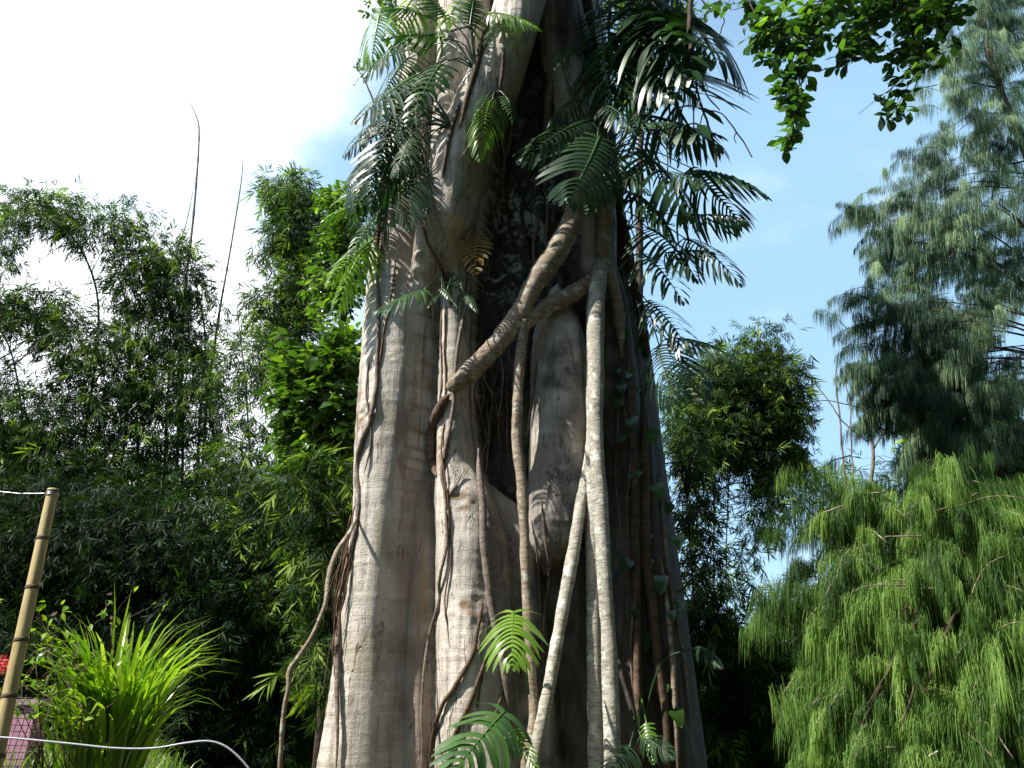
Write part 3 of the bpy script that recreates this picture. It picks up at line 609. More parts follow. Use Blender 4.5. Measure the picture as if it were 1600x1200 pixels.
climber('feathery split leaves on the right edge, middle of three tiers', (980, 360), [
  (1062,338,7.6, 1158,345,7.3, 4,.15,.8),(1010,355,7.6, 1085,430,7.2, 1,.15,1.1),(1070,372,7.7, 1142,432,7.4, 3,.15,.9),(1000,395,7.5, 1060,462,7.3, 2,.15,1.0),(995,340,7.5,1050,352,7.3,5,.2,1.0),(1040,395,7.7, 1110,395,7.5, 4,.15,.8)], stem=[(968,330,12),(980,380,14),(990,430,10)])
climber('drooping split leaves at the right edge, lowest of three tiers', (1000, 490), [
  (1040,530,7.6, 1128,558,7.3, 3,.15,1.1),(1030,540,7.5, 1048,622,7.2, 4,.12,1.1),(1060,555,7.7, 1098,622,7.4, 1,.12,1.0),(1010,470,7.6, 1072,540,7.4, 2,.15,.9),(1000,495,7.6,1030,520,7.4,5,.15,.8)], stem=[(990,430,10),(1004,500,14),(1012,560,10)])
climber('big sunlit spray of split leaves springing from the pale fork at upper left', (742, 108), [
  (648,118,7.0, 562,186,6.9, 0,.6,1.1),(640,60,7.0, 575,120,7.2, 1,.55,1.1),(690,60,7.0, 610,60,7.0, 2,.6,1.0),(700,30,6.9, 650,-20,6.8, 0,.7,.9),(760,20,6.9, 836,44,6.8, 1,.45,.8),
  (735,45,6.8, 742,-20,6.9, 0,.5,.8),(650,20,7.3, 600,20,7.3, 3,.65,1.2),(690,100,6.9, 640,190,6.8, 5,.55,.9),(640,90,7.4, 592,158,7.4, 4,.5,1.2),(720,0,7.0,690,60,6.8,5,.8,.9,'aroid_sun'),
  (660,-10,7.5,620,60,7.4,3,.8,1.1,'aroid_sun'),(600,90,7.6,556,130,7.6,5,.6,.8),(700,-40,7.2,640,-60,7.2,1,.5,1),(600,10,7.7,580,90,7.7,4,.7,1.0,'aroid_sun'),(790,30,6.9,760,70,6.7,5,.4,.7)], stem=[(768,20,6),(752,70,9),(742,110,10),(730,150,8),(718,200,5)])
climber('dark drooping split leaves against the left side of the trunk', (706, 196), [
  (622,170,7.1, 582,262,7.0, 4,.25,1.1),(600,185,7.3, 545,240,7.3, 1,.3,1.1),(640,190,7.0, 588,300,7.0, 3,.2,1.1),(600,225,7.3, 556,318,7.3, 4,.25,1.1),(650,255,7.0, 640,340,6.9, 3,.3,1.0),
  (590,265,7.4, 600,345,7.3, 3,.2,1.0),(575,240,7.6,545,300,7.6,1,.3,1.0),(640,215,6.9,620,270,6.8,0,.4,.9),(610,150,7.2,566,215,7.2,0,.45,1.1),(650,160,7.0,604,222,6.9,0,.4,1.0),(580,290,7.7,560,360,7.7,4,.3,.9),(625,280,7.1,668,330,6.9,5,.4,.7)], stem=[(718,160,5),(702,215,7),(690,280,5)])
climber('pale yellow-green drooping leaves beside the left edge of the trunk', (592, 330), [
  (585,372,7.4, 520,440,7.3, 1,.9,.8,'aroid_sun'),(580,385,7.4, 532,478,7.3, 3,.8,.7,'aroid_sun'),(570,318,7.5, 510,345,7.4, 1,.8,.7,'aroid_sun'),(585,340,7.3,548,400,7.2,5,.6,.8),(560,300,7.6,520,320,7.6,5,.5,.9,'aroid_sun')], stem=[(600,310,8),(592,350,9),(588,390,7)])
climber('single pale split leaf lying across the left column', (700, 445), [
  (664,452,6.95, 590,486,6.9, 0,.7,.8),(722,452,6.9, 690,440,6.8, 5,.4,.9),(700,452,6.9, 668,480,6.85, 5,.3,.6),(728,462,6.9, 744,486,6.8, 5,.5,.7),(690,450,6.9,712,478,6.8,5,.5,.6)], stem=[(700,425,5),(702,450,6),(704,480,5)])
climber('small rusty orange fern-like leaf on the dark core', (742, 360), [(740,368,7.3, 742,424,7.1, 5,.6,1.3,'aroid_dry')])
climber('small leafy sprig hanging in front of the pale diagonal column', (772, 150), [(770,155,6.9, 752,232,6.8, 3,.6,.8,'aroid_sun'),(790,150,6.9, 800,190,6.8,5,.4,.8),(762,150,6.9,742,190,6.8,5,.5,.7)])
climber('young yellow-green monstera leaf in front of the central roots', (826, 1085, 6.75), [(804,955,6.55, 799,1036,6.3, 6,.95,1.0,'aroid_sun')], group=None)
climber('large pale monstera leaf at the foot of the central roots', (790, 1230, 6.4), [(790,1112,5.9, 706,1205,5.5, 7,.75,.85),(800,1140,6.0, 835,1200,5.8, 5,.7,.9,'aroid_sun')], group=None)
climber('lone ribbed leaf on a long stalk right of the trunk foot', (1062, 925), [(1166,908,7.9, 1212,958,7.8, 4,.2,.8)])
climber('shaded climber leaves at the dark right foot of the trunk', (1000, 1150), [(985,1165,6.8, 950,1215,6.6, 1,.2,1.2),(1000,1150,6.9,1050,1180,6.7,1,.25,1.0),(1010,1130,6.9,1020,1190,6.8,5,.4,.9,'aroid_sun'),(1090,1010,7.6,1125,1040,7.4,1,.2,.8)])

# heart-leaf creeper on the shaded right flank
def flat_leaf(n=8, w=.5, heart=False, fold=.12, curl=.2, pw=.8):
    s = np.linspace(0, 1, n); V = []
    for t in s:
        hw = w*.5*(sin(pi*t**pw)+.02) if not heart else w*.5*(max(0, (1-t))**.6*min(1, (t+.06)*6)**.5)
        z = -curl*t*t
        V += [[t, -hw, z+fold*hw], [t, 0, z-.02*fold], [t, hw, z+fold*hw]]
    F = []
    for k in range(n-1):
        for c in (0, 1): F += [[k*3+c, k*3+c+1, k*3+4+c], [k*3+c, k*3+4+c, k*3+3+c]]
    return np.array(V), np.array(F)
HV, HF = flat_leaf(8, 1.0, True, .15, .25)
hl = empty('heart_leaf_creeper', hit(985, 1000), 'round-leaved creeper climbing the shaded right side of the trunk', 'climbing plant')
C, R = on_trunk([(990,1100,3),(985,1000,4),(992,900,4),(978,800,4),(985,700,4),(972,620,3),(975,500,3)], 1.0, 2, 50); mb = MB(); add_tube(mb, wiggle(C, .03, 5), R, 6); mb.build('stem', M['vine'], hl)
for (x, y) in [(965,575),(985,585),(960,635),(990,665),(972,690),(1005,680),(975,755),(1040,800),(1010,848),(1018,868),(1060,842),(1030,895),(985,885),(1062,945),(1045,960),(970,620),(1000,620),(995,740),(1020,760),(1000,540),(970,520),(960,480),(1035,1060),(1010,990),(985,950),(1050,1120)]:
    x += rng.normal()*6; y += rng.normal()*8; p = hit(x, y); mb = MB(); sz = rng.uniform(10, 32)*pxs(p)
    scatter(mb, HV, HF, np.array([p+np.array([0, -.06, .03])]), np.array([[rng.normal()*.5, -.3, -.8]]), np.array([[rng.normal()*.2, -.9, .5]]), np.array([sz]), np.array([.1+.4*rng.random()])); mb.build('leaf', M['broad'], hl)

# ------------------------------------------------------------------ foliage generators
def in_blobs(blobs, n, seed, clump=0.9, cs=1.1):
    """n points in ellipsoids (px,py,rx,ry,Y,dY[,weight]) with lumpy density"""
    r = np.random.default_rng(seed); w = np.array([b[2]*b[3]*(b[6] if len(b) > 6 else 1) for b in blobs], float); w /= w.sum()
    out = []; got = 0
    while got < n:
        k = r.choice(len(blobs), n, p=w); d = nrm(r.standard_normal((n, 3)))*(r.random((n, 1))**.38)
        pts = []
        B = np.array([b[:6] for b in blobs])[k]
        px = B[:, 0]+d[:, 0]*B[:, 2]; py = B[:, 1]+d[:, 1]*B[:, 3]; Y = B[:, 4]+d[:, 2]*B[:, 5]
        c0 = (px-800)/1200; c1 = (600-py)/1200; dy = cos(TILT)-sin(TILT)*c1; dz = sin(TILT)+cos(TILT)*c1; s = Y/dy
        p = np.stack([c0*s, Y, 1.6+dz*s], -1)
        keep = vnoise(p*cs, seed)*.6+vnoise(p*cs*2.7, seed+1)*.4 > r.uniform(-1.2, .9, n)*clump - (1-clump)
        keep &= p[:, 2] > ground_h(p[:, 0], p[:, 1])+.05
        p = p[keep]; cen = np.array([P(b[0], b[1], b[4]) for b in blobs])[k][keep]
        out.append(np.concatenate([p, cen], 1)); got += len(p)
    o = np.concatenate(out)[:n]; return o[:, :3], o[:, 3:]
def poly3(rows, n=40):
    """rows (px,py,Y)"""
    return catmull(np.array([P(*r) for r in rows]), n)
# bamboo spray templates
def spray_template(seed, nl=9, tw=.42):
    r = np.random.default_rng(seed); V = []; F = []; va = []
    LV = np.array([[0, 0, 0], [.3, -.055, .01], [.3, .055, .01], [.7, -.04, -.05], [.7, .04, -.05], [1, 0, -.14]])
    LF = np.array([[0, 1, 2], [1, 3, 2], [2, 3, 4], [3, 5, 4]])
    for i in range(nl):
        t = (i+.5)/nl; p = np.array([tw*t, 0, -.10*t*t]); side = 1 if i % 2 else -1
        yaw = side*radians(r.uniform(18, 62)*(1-.45*t)); pit = radians(r.uniform(-50, 8)); roll = r.normal()*.5
        X = np.array([cos(yaw)*cos(pit), sin(yaw)*cos(pit), sin(pit)]); Yv = nrm(np.cross([0, sin(roll), cos(roll)], X)); Z = np.cross(X, Yv)
        s = r.uniform(.75, 1.1)*.5
        F.append(LF+len(V)*6); V.append(p+(LV*s)@np.stack([X, Yv, Z])); va.append(np.full(6, r.normal()*.1))
    # fine twig
    tV = np.array([[0, -.006, 0], [0, .006, 0], [tw, 0, -.1]]); F.append(np.array([[0, 1, 2]])+nl*6)
    return np.concatenate(V+[tV]), np.concatenate(F), np.concatenate(va+[np.zeros(3)])
SPR = [spray_template(s, 8+s % 3) for s in range(5)]
BR = spray_template
def bamboo(label, basepx, culms, blobs, nspray, seed, size=(.28, .48), group='bamboo clumps', bright=.5, droop=-.5, clump=.9, mat='bamboo', ntw=260):
    r = np.random.default_rng(seed); b0 = base(P(*basepx)); t = empty('bamboo_clump', b0, label, 'bamboo', group)
    nodes = []
    for rows, w in culms:
        C = poly3(rows, 46); g = base(C[0] + np.array([rng.normal()*.3, rng.normal()*.3, 0]))
        C = np.vstack([catmull(np.array([g, C[0]*.5+g*.5, C[0]]), 12)[:-1], C]) if C[0][2] > g[2]+.3 else C
        R = np.linspace(w, w*.22, len(C)); R[::5] *= 1.18
        mb = MB(); add_tube(mb, C, R, 7); mb.build('culm', M['culm'], t); nodes.append(C[12:])
    nodes = np.vstack(nodes)
    nspray = int(nspray*1.9); size = (size[0]*.88, size[1]*.88); p, cen = in_blobs(blobs, nspray, seed, clump); p = p + r.normal(0, .12, p.shape)
    outw = nrm(p-cen+1e-6)
    X = nrm(outw*.8+np.array([0, 0, droop])+.55*r.standard_normal(p.shape)); Z = nrm(np.array([0, 0, 1.])+.5*r.standard_normal(p.shape))
    v = np.clip(bright-.12+.42*vnoise(p*1.1, seed+3)+.27*r.standard_normal(len(p)), 0, 1)  # brighter clusters imitate backlit leaves in the leaf colour
    s = r.uniform(size[0], size[1], len(p)); big = r.random(len(p)) < .05*(bright > .2); s[big] *= 1.45; v[big] = .97; mb = MB()
    for k in range(5):
        m = np.arange(len(p)) % 5 == k; scatter(mb, SPR[k][0], SPR[k][1], p[m], X[m], Z[m], s[m]*1.15, v[m], 0, SPR[k][2])
    for i in r.choice(len(p), min(ntw, len(p)), replace=False):
        q = nodes[np.argmin(((nodes-p[i])**2).sum(1)+r.random(len(nodes))*.6)]; mid = (q+p[i])/2+np.array([0, 0, .15*np.linalg.norm(q-p[i])])
        add_tube(mb, catmull(np.array([q, mid, p[i]]), 6), np.linspace(.012, .004, 6), 3, .3, 1)
    mb.build('foliage', [M[mat], M['culm']], t); return t

bamboo('bamboo clump at the far left arching over the sky gap', (-30,1150,15), [([(60,1100,15),(130,700,15.5),(150,450,15.5),(60,320,15.5),(-30,380,15)],.045), ([(20,1100,15),(40,760,15),(20,560,14.8),(-30,480,14.5)],.04), ([(110,1100,16),(190,720,16),(200,500,16),(160,360,16)],.045)],
  [(60,330,75,42,15.5,.9,1.1),(-10,375,55,60,15,.9),(145,355,70,42,15.5,.9),(60,478,75,34,15,.8),(-10,500,50,36,14.6,.8),(120,530,75,45,15,1),(150,600,80,50,15.2,1),(20,650,110,55,15,1.2),(0,590,30,40,15,.8,.7),(80,720,110,60,15,1.2,1.3)], 2500, 101, bright=.56)
bamboo('tall feathery bamboo clump left of the bare shoots', (280,1150,16), [([(270,1100,16),(285,760,16),(275,520,16),(215,330,16)],.05), ([(300,1100,16.5),(310,700,16.5),(320,520,16.5),(290,380,16.5)],.05), ([(230,1100,15.6),(215,720,15.6),(240,560,15.6)],.045), ([(340,1100,16.2),(335,760,16.2),(330,600,16.2)],.045)],
  [(215,335,28,32,16,.6,.5),(235,390,60,45,16,.9,.9),(280,440,50,75,16,1,1),(215,440,60,55,16,1),(240,520,75,60,16,1.2,1.2),(310,520,38,70,16.3,1),(280,600,80,60,16,1.2,1.2),(330,640,50,60,16,1,.8),(220,660,90,60,15.6,1.2),(300,730,100,60,16,1.3,1.3),(180,740,80,60,15.6,1.2)], 2700, 103, bright=.6)
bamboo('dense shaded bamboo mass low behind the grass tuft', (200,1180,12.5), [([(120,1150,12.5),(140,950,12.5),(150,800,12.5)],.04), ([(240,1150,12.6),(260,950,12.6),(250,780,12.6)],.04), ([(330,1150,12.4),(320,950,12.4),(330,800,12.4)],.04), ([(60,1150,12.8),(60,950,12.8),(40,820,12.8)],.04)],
  [(20,840,90,90,12.6,1.2,1.4),(130,860,110,100,12.6,1.4,1.6),(250,850,110,90,12.6,1.4,1.6),(20,1000,90,90,12.6,1.3,1.4),(150,1010,130,100,12.6,1.4,1.6),(290,990,110,110,12.4,1.4,1.6),(80,1140,130,70,12.6,1.3),(250,1140,130,70,12.4,1.3),(60,760,80,40,12.8,1),(200,780,80,40,12.8,1)], 5200, 105, (.26,.42), bright=.06, clump=.6)  # low bright paints the shade into the leaf colour
bamboo('bamboo clump with bright leaf fans between the shoots and the trunk', (420,1150,13.5), [([(390,1120,13.5),(395,850,13.5),(385,620,13.6),(370,480,13.6)],.04), ([(440,1120,13.2),(445,850,13.2),(430,700,13.2)],.04), ([(535,1120,12.5),(537,900,12.5),(538,740,12.5)],.045), ([(480,1120,13),(470,850,13),(480,720,13)],.04)],
  [(370,560,55,70,13.6,1,.28),(385,480,50,40,13.8,.8,.14),(400,650,55,50,13.6,1,.3),(380,720,60,50,13.5,1,.6),(450,760,80,50,13.2,1.1,1.1),(520,800,50,80,12.6,1,.9),(400,830,80,70,13.3,1.2,1.1),(440,920,90,80,13.2,1.2,1.4),(380,1000,80,90,13.2,1.2,1.4),(470,1030,70,100,13,1.1,1.4),(495,770,60,60,9.6,.4,.7),(512,880,40,110,9.6,.4,.9),(500,1020,34,90,9.6,.4,.7),(400,1150,110,70,13,1.2,1.3),(520,930,30,120,12.6,.8,.7)], 5200, 107, (.26,.42), bright=.5, clump=.8)
bamboo('airy bamboo top beside the left edge of the fig', (470,1100,19), [([(470,1050,19),(455,700,19),(470,520,19),(455,310,19)],.05), ([(500,1050,19),(490,700,19),(440,420,19)],.045)],
  [(450,300,45,32,19,1,.8),(470,360,50,45,19,1,.9),(480,440,45,60,19,1,.9),(420,390,30,25,19,.8,.35),(425,480,45,35,19,.8,.3),(460,540,40,60,19,1,.6),(410,560,50,60,19.5,1,.25)], 1700, 109, (.36,.6), bright=.62)
bamboo('rounded drooping bamboo head right of the trunk', (1150,1150,15), [([(1120,1100,15),(1115,850,15),(1125,680,15),(1180,560,15),(1245,600,15)],.026), ([(1140,1100,15.5),(1135,850,15.5),(1150,680,15.5),(1200,640,15)],.022), ([(1088,1100,13.5),(1085,850,13.5),(1072,740,13.5)],.03)],
  [(1160,570,65,40,15,.9,1.2),(1110,600,50,50,15,1,1.2),(1215,590,48,45,15,.9,1.2),(1170,650,85,50,15,1.1,1.5),(1235,650,28,60,15,.7,.9),(1110,690,60,40,14.5,1,1.2),(1105,740,34,50,14.2,.8,.6),(1120,905,50,26,14.2,.8,.4),(1215,770,40,40,14.4,.8,.5),(1200,715,60,45,15,1,1.2),(1070,650,35,60,14.5,.8,1),(1190,520,40,20,15,.6,.4),(1190,800,30,50,15,.7,.45),(1172,860,26,40,15,.7,.25),(1240,730,30,30,15,.7,.6),(1200,740,50,28,15,.9,.7)], 3100, 111, (.26,.44), bright=.5, clump=.75)
bamboo('sparse bamboo branches hugging the right edge of the trunk', (1085,1150,11), [([(1092,1120,11),(1085,950,11),(1072,760,11)],.035)],
  [(1080,720,30,30,11,.6,.6),(1085,800,36,40,11,.7,.7),(1095,870,40,28,11,.7,.5),(1100,940,50,30,11,.7,.5),(1090,1000,40,40,11,.7,1)], 420, 113, (.26,.42), bright=.5, clump=.8)
bamboo('low bamboo thicket with glinting leaves at the right foot of the fig', (1150,1190,11.5), [([(1130,1180,11.5),(1140,1080,11.5),(1150,980,11.5)],.03), ([(1190,1180,11.8),(1200,1050,11.8),(1190,960,11.8)],.03)],
  [(1120,1000,50,50,11.5,.8,1),(1150,1060,70,60,11.6,1,1.3),(1120,1140,60,70,11.4,1,1.3),(1200,1120,70,80,11.8,1,1.2),(1190,1000,60,50,11.8,.8,.9),(1290,1180,90,50,12.4,1,.8),(1130,1195,60,24,11.8,.6,1)], 2000, 115, (.26,.4), bright=.6, clump=.6)
bamboo('distant bamboo behind the weeping needle trees on the right', (1450,1150,24), [([(1450,1100,24),(1440,800,24),(1430,640,24)],.05), ([(1560,1100,25),(1560,800,25),(1550,620,25)],.05)],
  [(1440,650,50,50,24,1.5,1),(1550,640,60,60,25,1.5,1),(1500,760,130,80,24,2,1),(1330,760,70,50,24,2,.6),(1480,900,160,120,24,2,1),(1320,1000,140,140,24,2,1)], 1500, 117, (.5,.8), bright=.5, clump=.7)
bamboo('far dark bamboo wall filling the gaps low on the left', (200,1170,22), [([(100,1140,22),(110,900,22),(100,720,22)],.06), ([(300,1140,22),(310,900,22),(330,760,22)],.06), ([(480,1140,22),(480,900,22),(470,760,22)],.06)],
  [(20,900,120,160,22,1.8,1),(180,900,130,150,22,1.8,1),(340,930,130,150,22,1.8,1),(500,930,90,180,22,1.8,1),(100,1120,160,80,22,1.5,1),(380,1130,180,80,22,1.5,1),(560,1000,50,200,22,1.5,.6)], 2600, 119, (.6,.95), bright=.12, clump=.45)  # leaf colour darkened by low bright in place of deep shade

# three tall leafless shoots
for lab, rows, w in [('tallest bare bamboo shoot curving against the white cloud', [(262,1100,17),(280,640,17),(288,470,17),(303,330,17),(311,215,17),(306,180,17),(290,150,17)],.046),
                     ('bare bamboo shoot standing rightmost against the sky', [(312,1100,17),(318,700,17),(338,520,17),(360,390,17),(376,290,17),(380,245,17)],.040),
                     ('thin leaning bare shoot behind the tallest one', [(240,1100,17),(262,620,17),(273,420,17),(292,345,17),(306,275,17)],.028)]:
    C = poly3(rows, 90); g = base(C[0]); t = empty('bamboo_shoot', g, lab, 'bamboo shoot', 'bare bamboo shoots')
    C = np.vstack([g, C]); R = w*np.linspace(1, .1, len(C))**.8; nd = np.arange(len(C)) % 5 == 0; R = R*(1+.22*nd)
    mb = MB(); add_tube(mb, C, R, 8); mb.build('culm', M['vine'], t)

# broad-leaved trees
BL = flat_leaf(5, .5, False, .25, .18, .85); OV = flat_leaf(6, .52, False, .15, .22, 1.25); 
def leafy(name, label, cat, basept, trunkrows, limbs, blobs, ntw, seed, mat, leaf, size, perT=7, group=None, tw=.32, tr=.10, vb=.5, clump=.9, twr=.006):
    r = np.random.default_rng(seed); g = base(P(*basept)) if len(basept) == 3 and basept[2] > 0 else np.array(basept)
    t = empty(name, g, label, cat, group); nodes = []
    C = poly3(trunkrows, 40); C = np.vstack([g-np.array([0, 0, .1]), C]); mb = MB(); add_tube(mb, wiggle(C, .03, seed), np.linspace(tr, tr*.4, len(C)), 12, lump=.04); mb.build('trunk', M['twig'], t); nodes.append(C[len(C)//2:])
    for rows, w in limbs:
        C = poly3(rows, 30); mb = MB(); add_tube(mb, wiggle(C, .03, seed+1), np.linspace(w, w*.3, len(C)), 8); mb.build('limb', M['twig'], t); nodes.append(C)
    nodes = np.vstack(nodes); p, cen = in_blobs(blobs, ntw, seed, 1.0, 1.6); p = p + r.normal(0, tw*.35, p.shape)
    mb = MB(); pos = []; X = []; Z = []
    for i in range(len(p)):
        q = nodes[np.argmin(((nodes-p[i])**2).sum(1))]
        d = p[i]-q; L = np.linalg.norm(d); dr = nrm(d + np.array([0, 0, .1*L])+.35*L*r.standard_normal(3)*.5)
        st = p[i]-dr*tw
        if i % 3 == 0 or L < 1.2:
            add_tube(mb, catmull(np.array([q, (q+st)/2+np.array([0, 0, .06*L]), st, p[i]]), 7), np.linspace(twr*1.8, twr*.6, 7), 3, .3, 1)
        else: add_tube(mb, np.array([st, (st+p[i])/2, p[i]]), np.array([twr, twr, twr*.5]), 3, .3, 1)
        side = nrm(np.cross(dr, [0, 0, 1])+1e-3)
        for k in range(perT):
            a = (k+.6)/perT; s = 1 if k % 2 else -1
            pos.append(st+(p[i]-st)*a+.01*r.standard_normal(3)); X.append(nrm(dr*.6+side*s*(.9-.5*a)+np.array([0, 0, -.25])+.3*r.standard_normal(3))); Z.append(nrm(np.array([0, 0, 1.])+.45*r.standard_normal(3)))
    pos = np.array(pos); X = np.array(X); Z = np.array(Z)
    v = np.clip(vb+.28*vnoise(pos*2, seed+5)+.22*r.standard_normal(len(pos)), 0, 1)
    scatter(mb, leaf[0], leaf[1], pos, X, Z, r.uniform(size[0], size[1], len(pos)), v)
    mb.build('crown', [M[mat], M['twig']], t); return t
leafy('broadleaf_tree', 'bright glossy broad-leaved tree against the left side of the trunk', 'tree', (500,1150,10.5), [(505,1120,10.5),(505,850,10.5),(510,640,10.5),(520,560,10.5)], [([(510,700,10.5),(450,620,10.5)],.03), ([(508,760,10.5),(560,620,10.6)],.03)],
  [(480,600,58,70,10.5,.7,1),(535,560,45,60,10.6,.6,1),(470,680,48,50,10.5,.6,1),(540,660,40,70,10.6,.6,1),(500,720,70,30,10.5,.6,.8),(455,560,32,28,10.5,.5,.7)], 520, 201, 'broad', BL, (.14,.24), 6, 'broad-leaved trees', .3, .07, .6, .6)
leafy('broadleaf_tree', 'yellow-green leafy crown rising above the glossy tree', 'tree', (540,1100,13), [(545,1050,13),(545,700,13),(535,450,13),(535,330,13)], [([(540,480,13),(500,400,13)],.03)],
  [(535,318,42,30,13,.7,1),(530,375,38,45,13,.7,1),(520,440,40,50,13,.8,1),(560,400,40,80,13,.8,1),(500,470,30,40,13,.6,.7),(505,300,20,18,13,.4,.5)], 480, 203, 'broad', BL, (.11,.19), 6, 'broad-leaved trees', .3, .10, .55, .75)
leafy('broadleaf_tree', 'leafy crown seen behind the dense split leaves at upper right', 'tree', (1010,1100,14), [(1000,1050,14),(1000,700,14),(1000,300,14),(1010,60,14)], [([(1005,200,14),(1070,60,14)],.04)],
  [(1010,40,60,70,14,1,1),(1060,20,40,50,14,1,1),(1000,120,50,60,14,.8,1),(980,-40,80,60,14,1,1),(1090,30,18,20,14,.5,.6)], 700, 205, 'broad', BL, (.08,.13), 7, 'broad-leaved trees', .35, .12, .45, .8)
leafy('broadleaf_tree', 'small-leaved branches peeping out at the top left of the trunk', 'tree', (620,1100,13.5), [(630,1050,13.5),(640,700,13.5),(640,300,13.5),(620,40,13.5)], [([(635,300,13.5),(580,150,13.5),(560,110,13.5)],.03)],
  [(600,10,32,18,13.5,.5,1),(566,95,12,14,13.5,.3,.6),(556,118,12,14,13.5,.3,.5),(640,-30,50,40,13.5,.6,1)], 90, 207, 'broad', BL, (.10,.15), 7, 'broad-leaved trees', .3, .10, .35, .8)
leafy('broadleaf_tree', 'small bright-leaved tree behind the weeping needles at right', 'tree', (1470,1150,19), [(1470,1100,19),(1465,850,19),(1455,680,19)], [],
  [(1450,660,40,50,19,.9,1),(1490,700,50,60,19,.9,1),(1560,700,60,60,19,.9,.8)], 240, 209, 'broad', BL, (.2,.32), 7, 'broad-leaved trees', .4, .08, .7, .8)
# the overhanging branches at the top right: their tree stands outside the frame
leafy('overhanging_tree', 'oval-leaved branches hanging into the top right of the view', 'tree', (5.1, 5.3, 0.0), [(1900,800,5.2),(1800,300,5.6),(1640,-60,5.8),(1500,-160,5.9),(1330,-150,5.9),(1200,-90,5.9),(1130,-60,6)],
  [([(1155,-70,5.9),(1172,10,5.8),(1195,30,5.8),(1230,55,5.7),(1250,100,5.7),(1245,160,5.7),(1230,230,5.7)],.010), ([(1290,-150,5.9),(1290,-40,5.8),(1270,30,5.8),(1262,80,5.8)],.008), ([(1380,-150,5.9),(1400,-20,5.8),(1420,40,5.8),(1445,90,5.8),(1462,120,5.8)],.012),
   ([(1400,-20,5.8),(1350,40,5.8),(1330,90,5.8)],.007), ([(1445,80,5.8),(1400,130,5.8),(1345,180,5.8)],.007), ([(1440,90,5.8),(1410,150,5.8),(1385,195,5.8)],.006), ([(1500,-160,5.9),(1490,-20,5.8),(1480,30,5.8)],.01)],
  [(1160,0,40,20,5.8,.2,.8),(1180,60,24,40,5.8,.2,.7),(1215,35,55,45,5.8,.3,1),(1300,15,70,45,5.8,.35,1.1),(1390,15,60,40,5.8,.3,1),(1470,10,55,40,5.8,.3,1),(1222,95,42,40,5.75,.25,1),(1230,150,24,30,5.7,.15,1),(1228,205,22,28,5.7,.12,1),(1290,75,50,32,5.8,.25,1),(1345,60,45,40,5.8,.25,.8),
   (1410,95,40,40,5.8,.25,1),(1350,150,26,26,5.8,.15,.5),(1395,170,24,26,5.8,.15,.8),(1255,115,30,25,5.8,.2,.5),(1440,60,40,40,5.8,.2,1),(1130,0,10,6,5.9,.1,.4)], 300, 211, 'canopy', OV, (.10,.16), 5, None, .17, .16, .5, .7, .003)
# unseen fig crown, added and spread over the camera to block sky light
r = np.random.default_rng(501); n = 6000; d = nrm(r.standard_normal((n, 3)))*(r.random((n, 1))**.4)
p = np.array([3.2, 3.2, 17.0]) + d*np.array([6.2, 7.2, 2.4]); p = p[vnoise(p*.6, 7) > -.35]; n = len(p)
mb = MB(); scatter(mb, SPR[0][0], SPR[0][1], p, r.standard_normal(p.shape), nrm(np.array([0, 0, 1.])+.4*r.standard_normal(p.shape)), r.uniform(1.2, 2.2, n)); mb.build('crown', M['bamboo'], FIG)
# unseen ring of foliage added beside and behind the camera to block light
r = np.random.default_rng(503); n = 7500; az = radians(1)*r.uniform(48, 302, n); rad = r.uniform(9.5, 14, n); z = r.uniform(0, 1, n)
p1 = np.stack([np.sin(az)*rad, np.cos(az)*rad, .3+z*15.5], -1)
n2 = 3000; Yw = r.uniform(4, 30, n2); p2 = np.stack([-(.74*Yw+5.5+r.uniform(0, 3, n2)), Yw, r.uniform(.4, 1, n2)*np.interp(Yw, [4, 10.5, 13, 30], [4, 5.5, 13, 14])], -1)
p1 = p1[~((p1[:, 0] < -6) & (p1[:, 2] > 4.5))]; p = np.vstack([p1, p2]); n = len(p)
mb = MB(); scatter(mb, SPR[1][0], SPR[1][1], p, nrm(r.standard_normal(p.shape)), nrm(np.array([0, 0, 1.])+.7*r.standard_normal(p.shape)), r.uniform(1.6, 3.0, n), .3*r.random(n))
tag(mb.build('light_blocking_wood', M['bamboo'], loc=(0, -10, 1)), 'unseen leafy wood added round the clearing to block light', 'wood', kind='stuff')
# bare twiggy sapling
bt = empty('bare_sapling', base(P(1330,1150,17)), 'slim bare pinkish sapling with forked twigs under the needle branches', 'tree')
for k, rows in enumerate([[(1350,1000,9,17),(1360,780,7,17),(1364,700,5,17),(1345,620,5,17),(1332,570,3,17)],[(1330,900,4,17),(1318,700,3,17),(1308,600,2.5,17),(1306,570,2,17)],[(1366,700,3,17),(1390,660,2.5,17),(1402,635,2,17)],[(1345,850,3,17),(1330,700,2.5,17),(1325,600,2,17)],[(1355,690,2,17),(1310,650,2,17),(1270,590,1.6,17),(1256,570,1.2,17)],[(1350,640,1.8,17),(1300,625,1.6,17),(1250,630,1.2,17)]]):
    C, R = in_air(rows, 30); mb = MB(); add_tube(mb, wiggle(C, .04, 300+k, 2), R, 6); mb.build('trunk' if k == 0 else 'branch', M['vine'], bt)

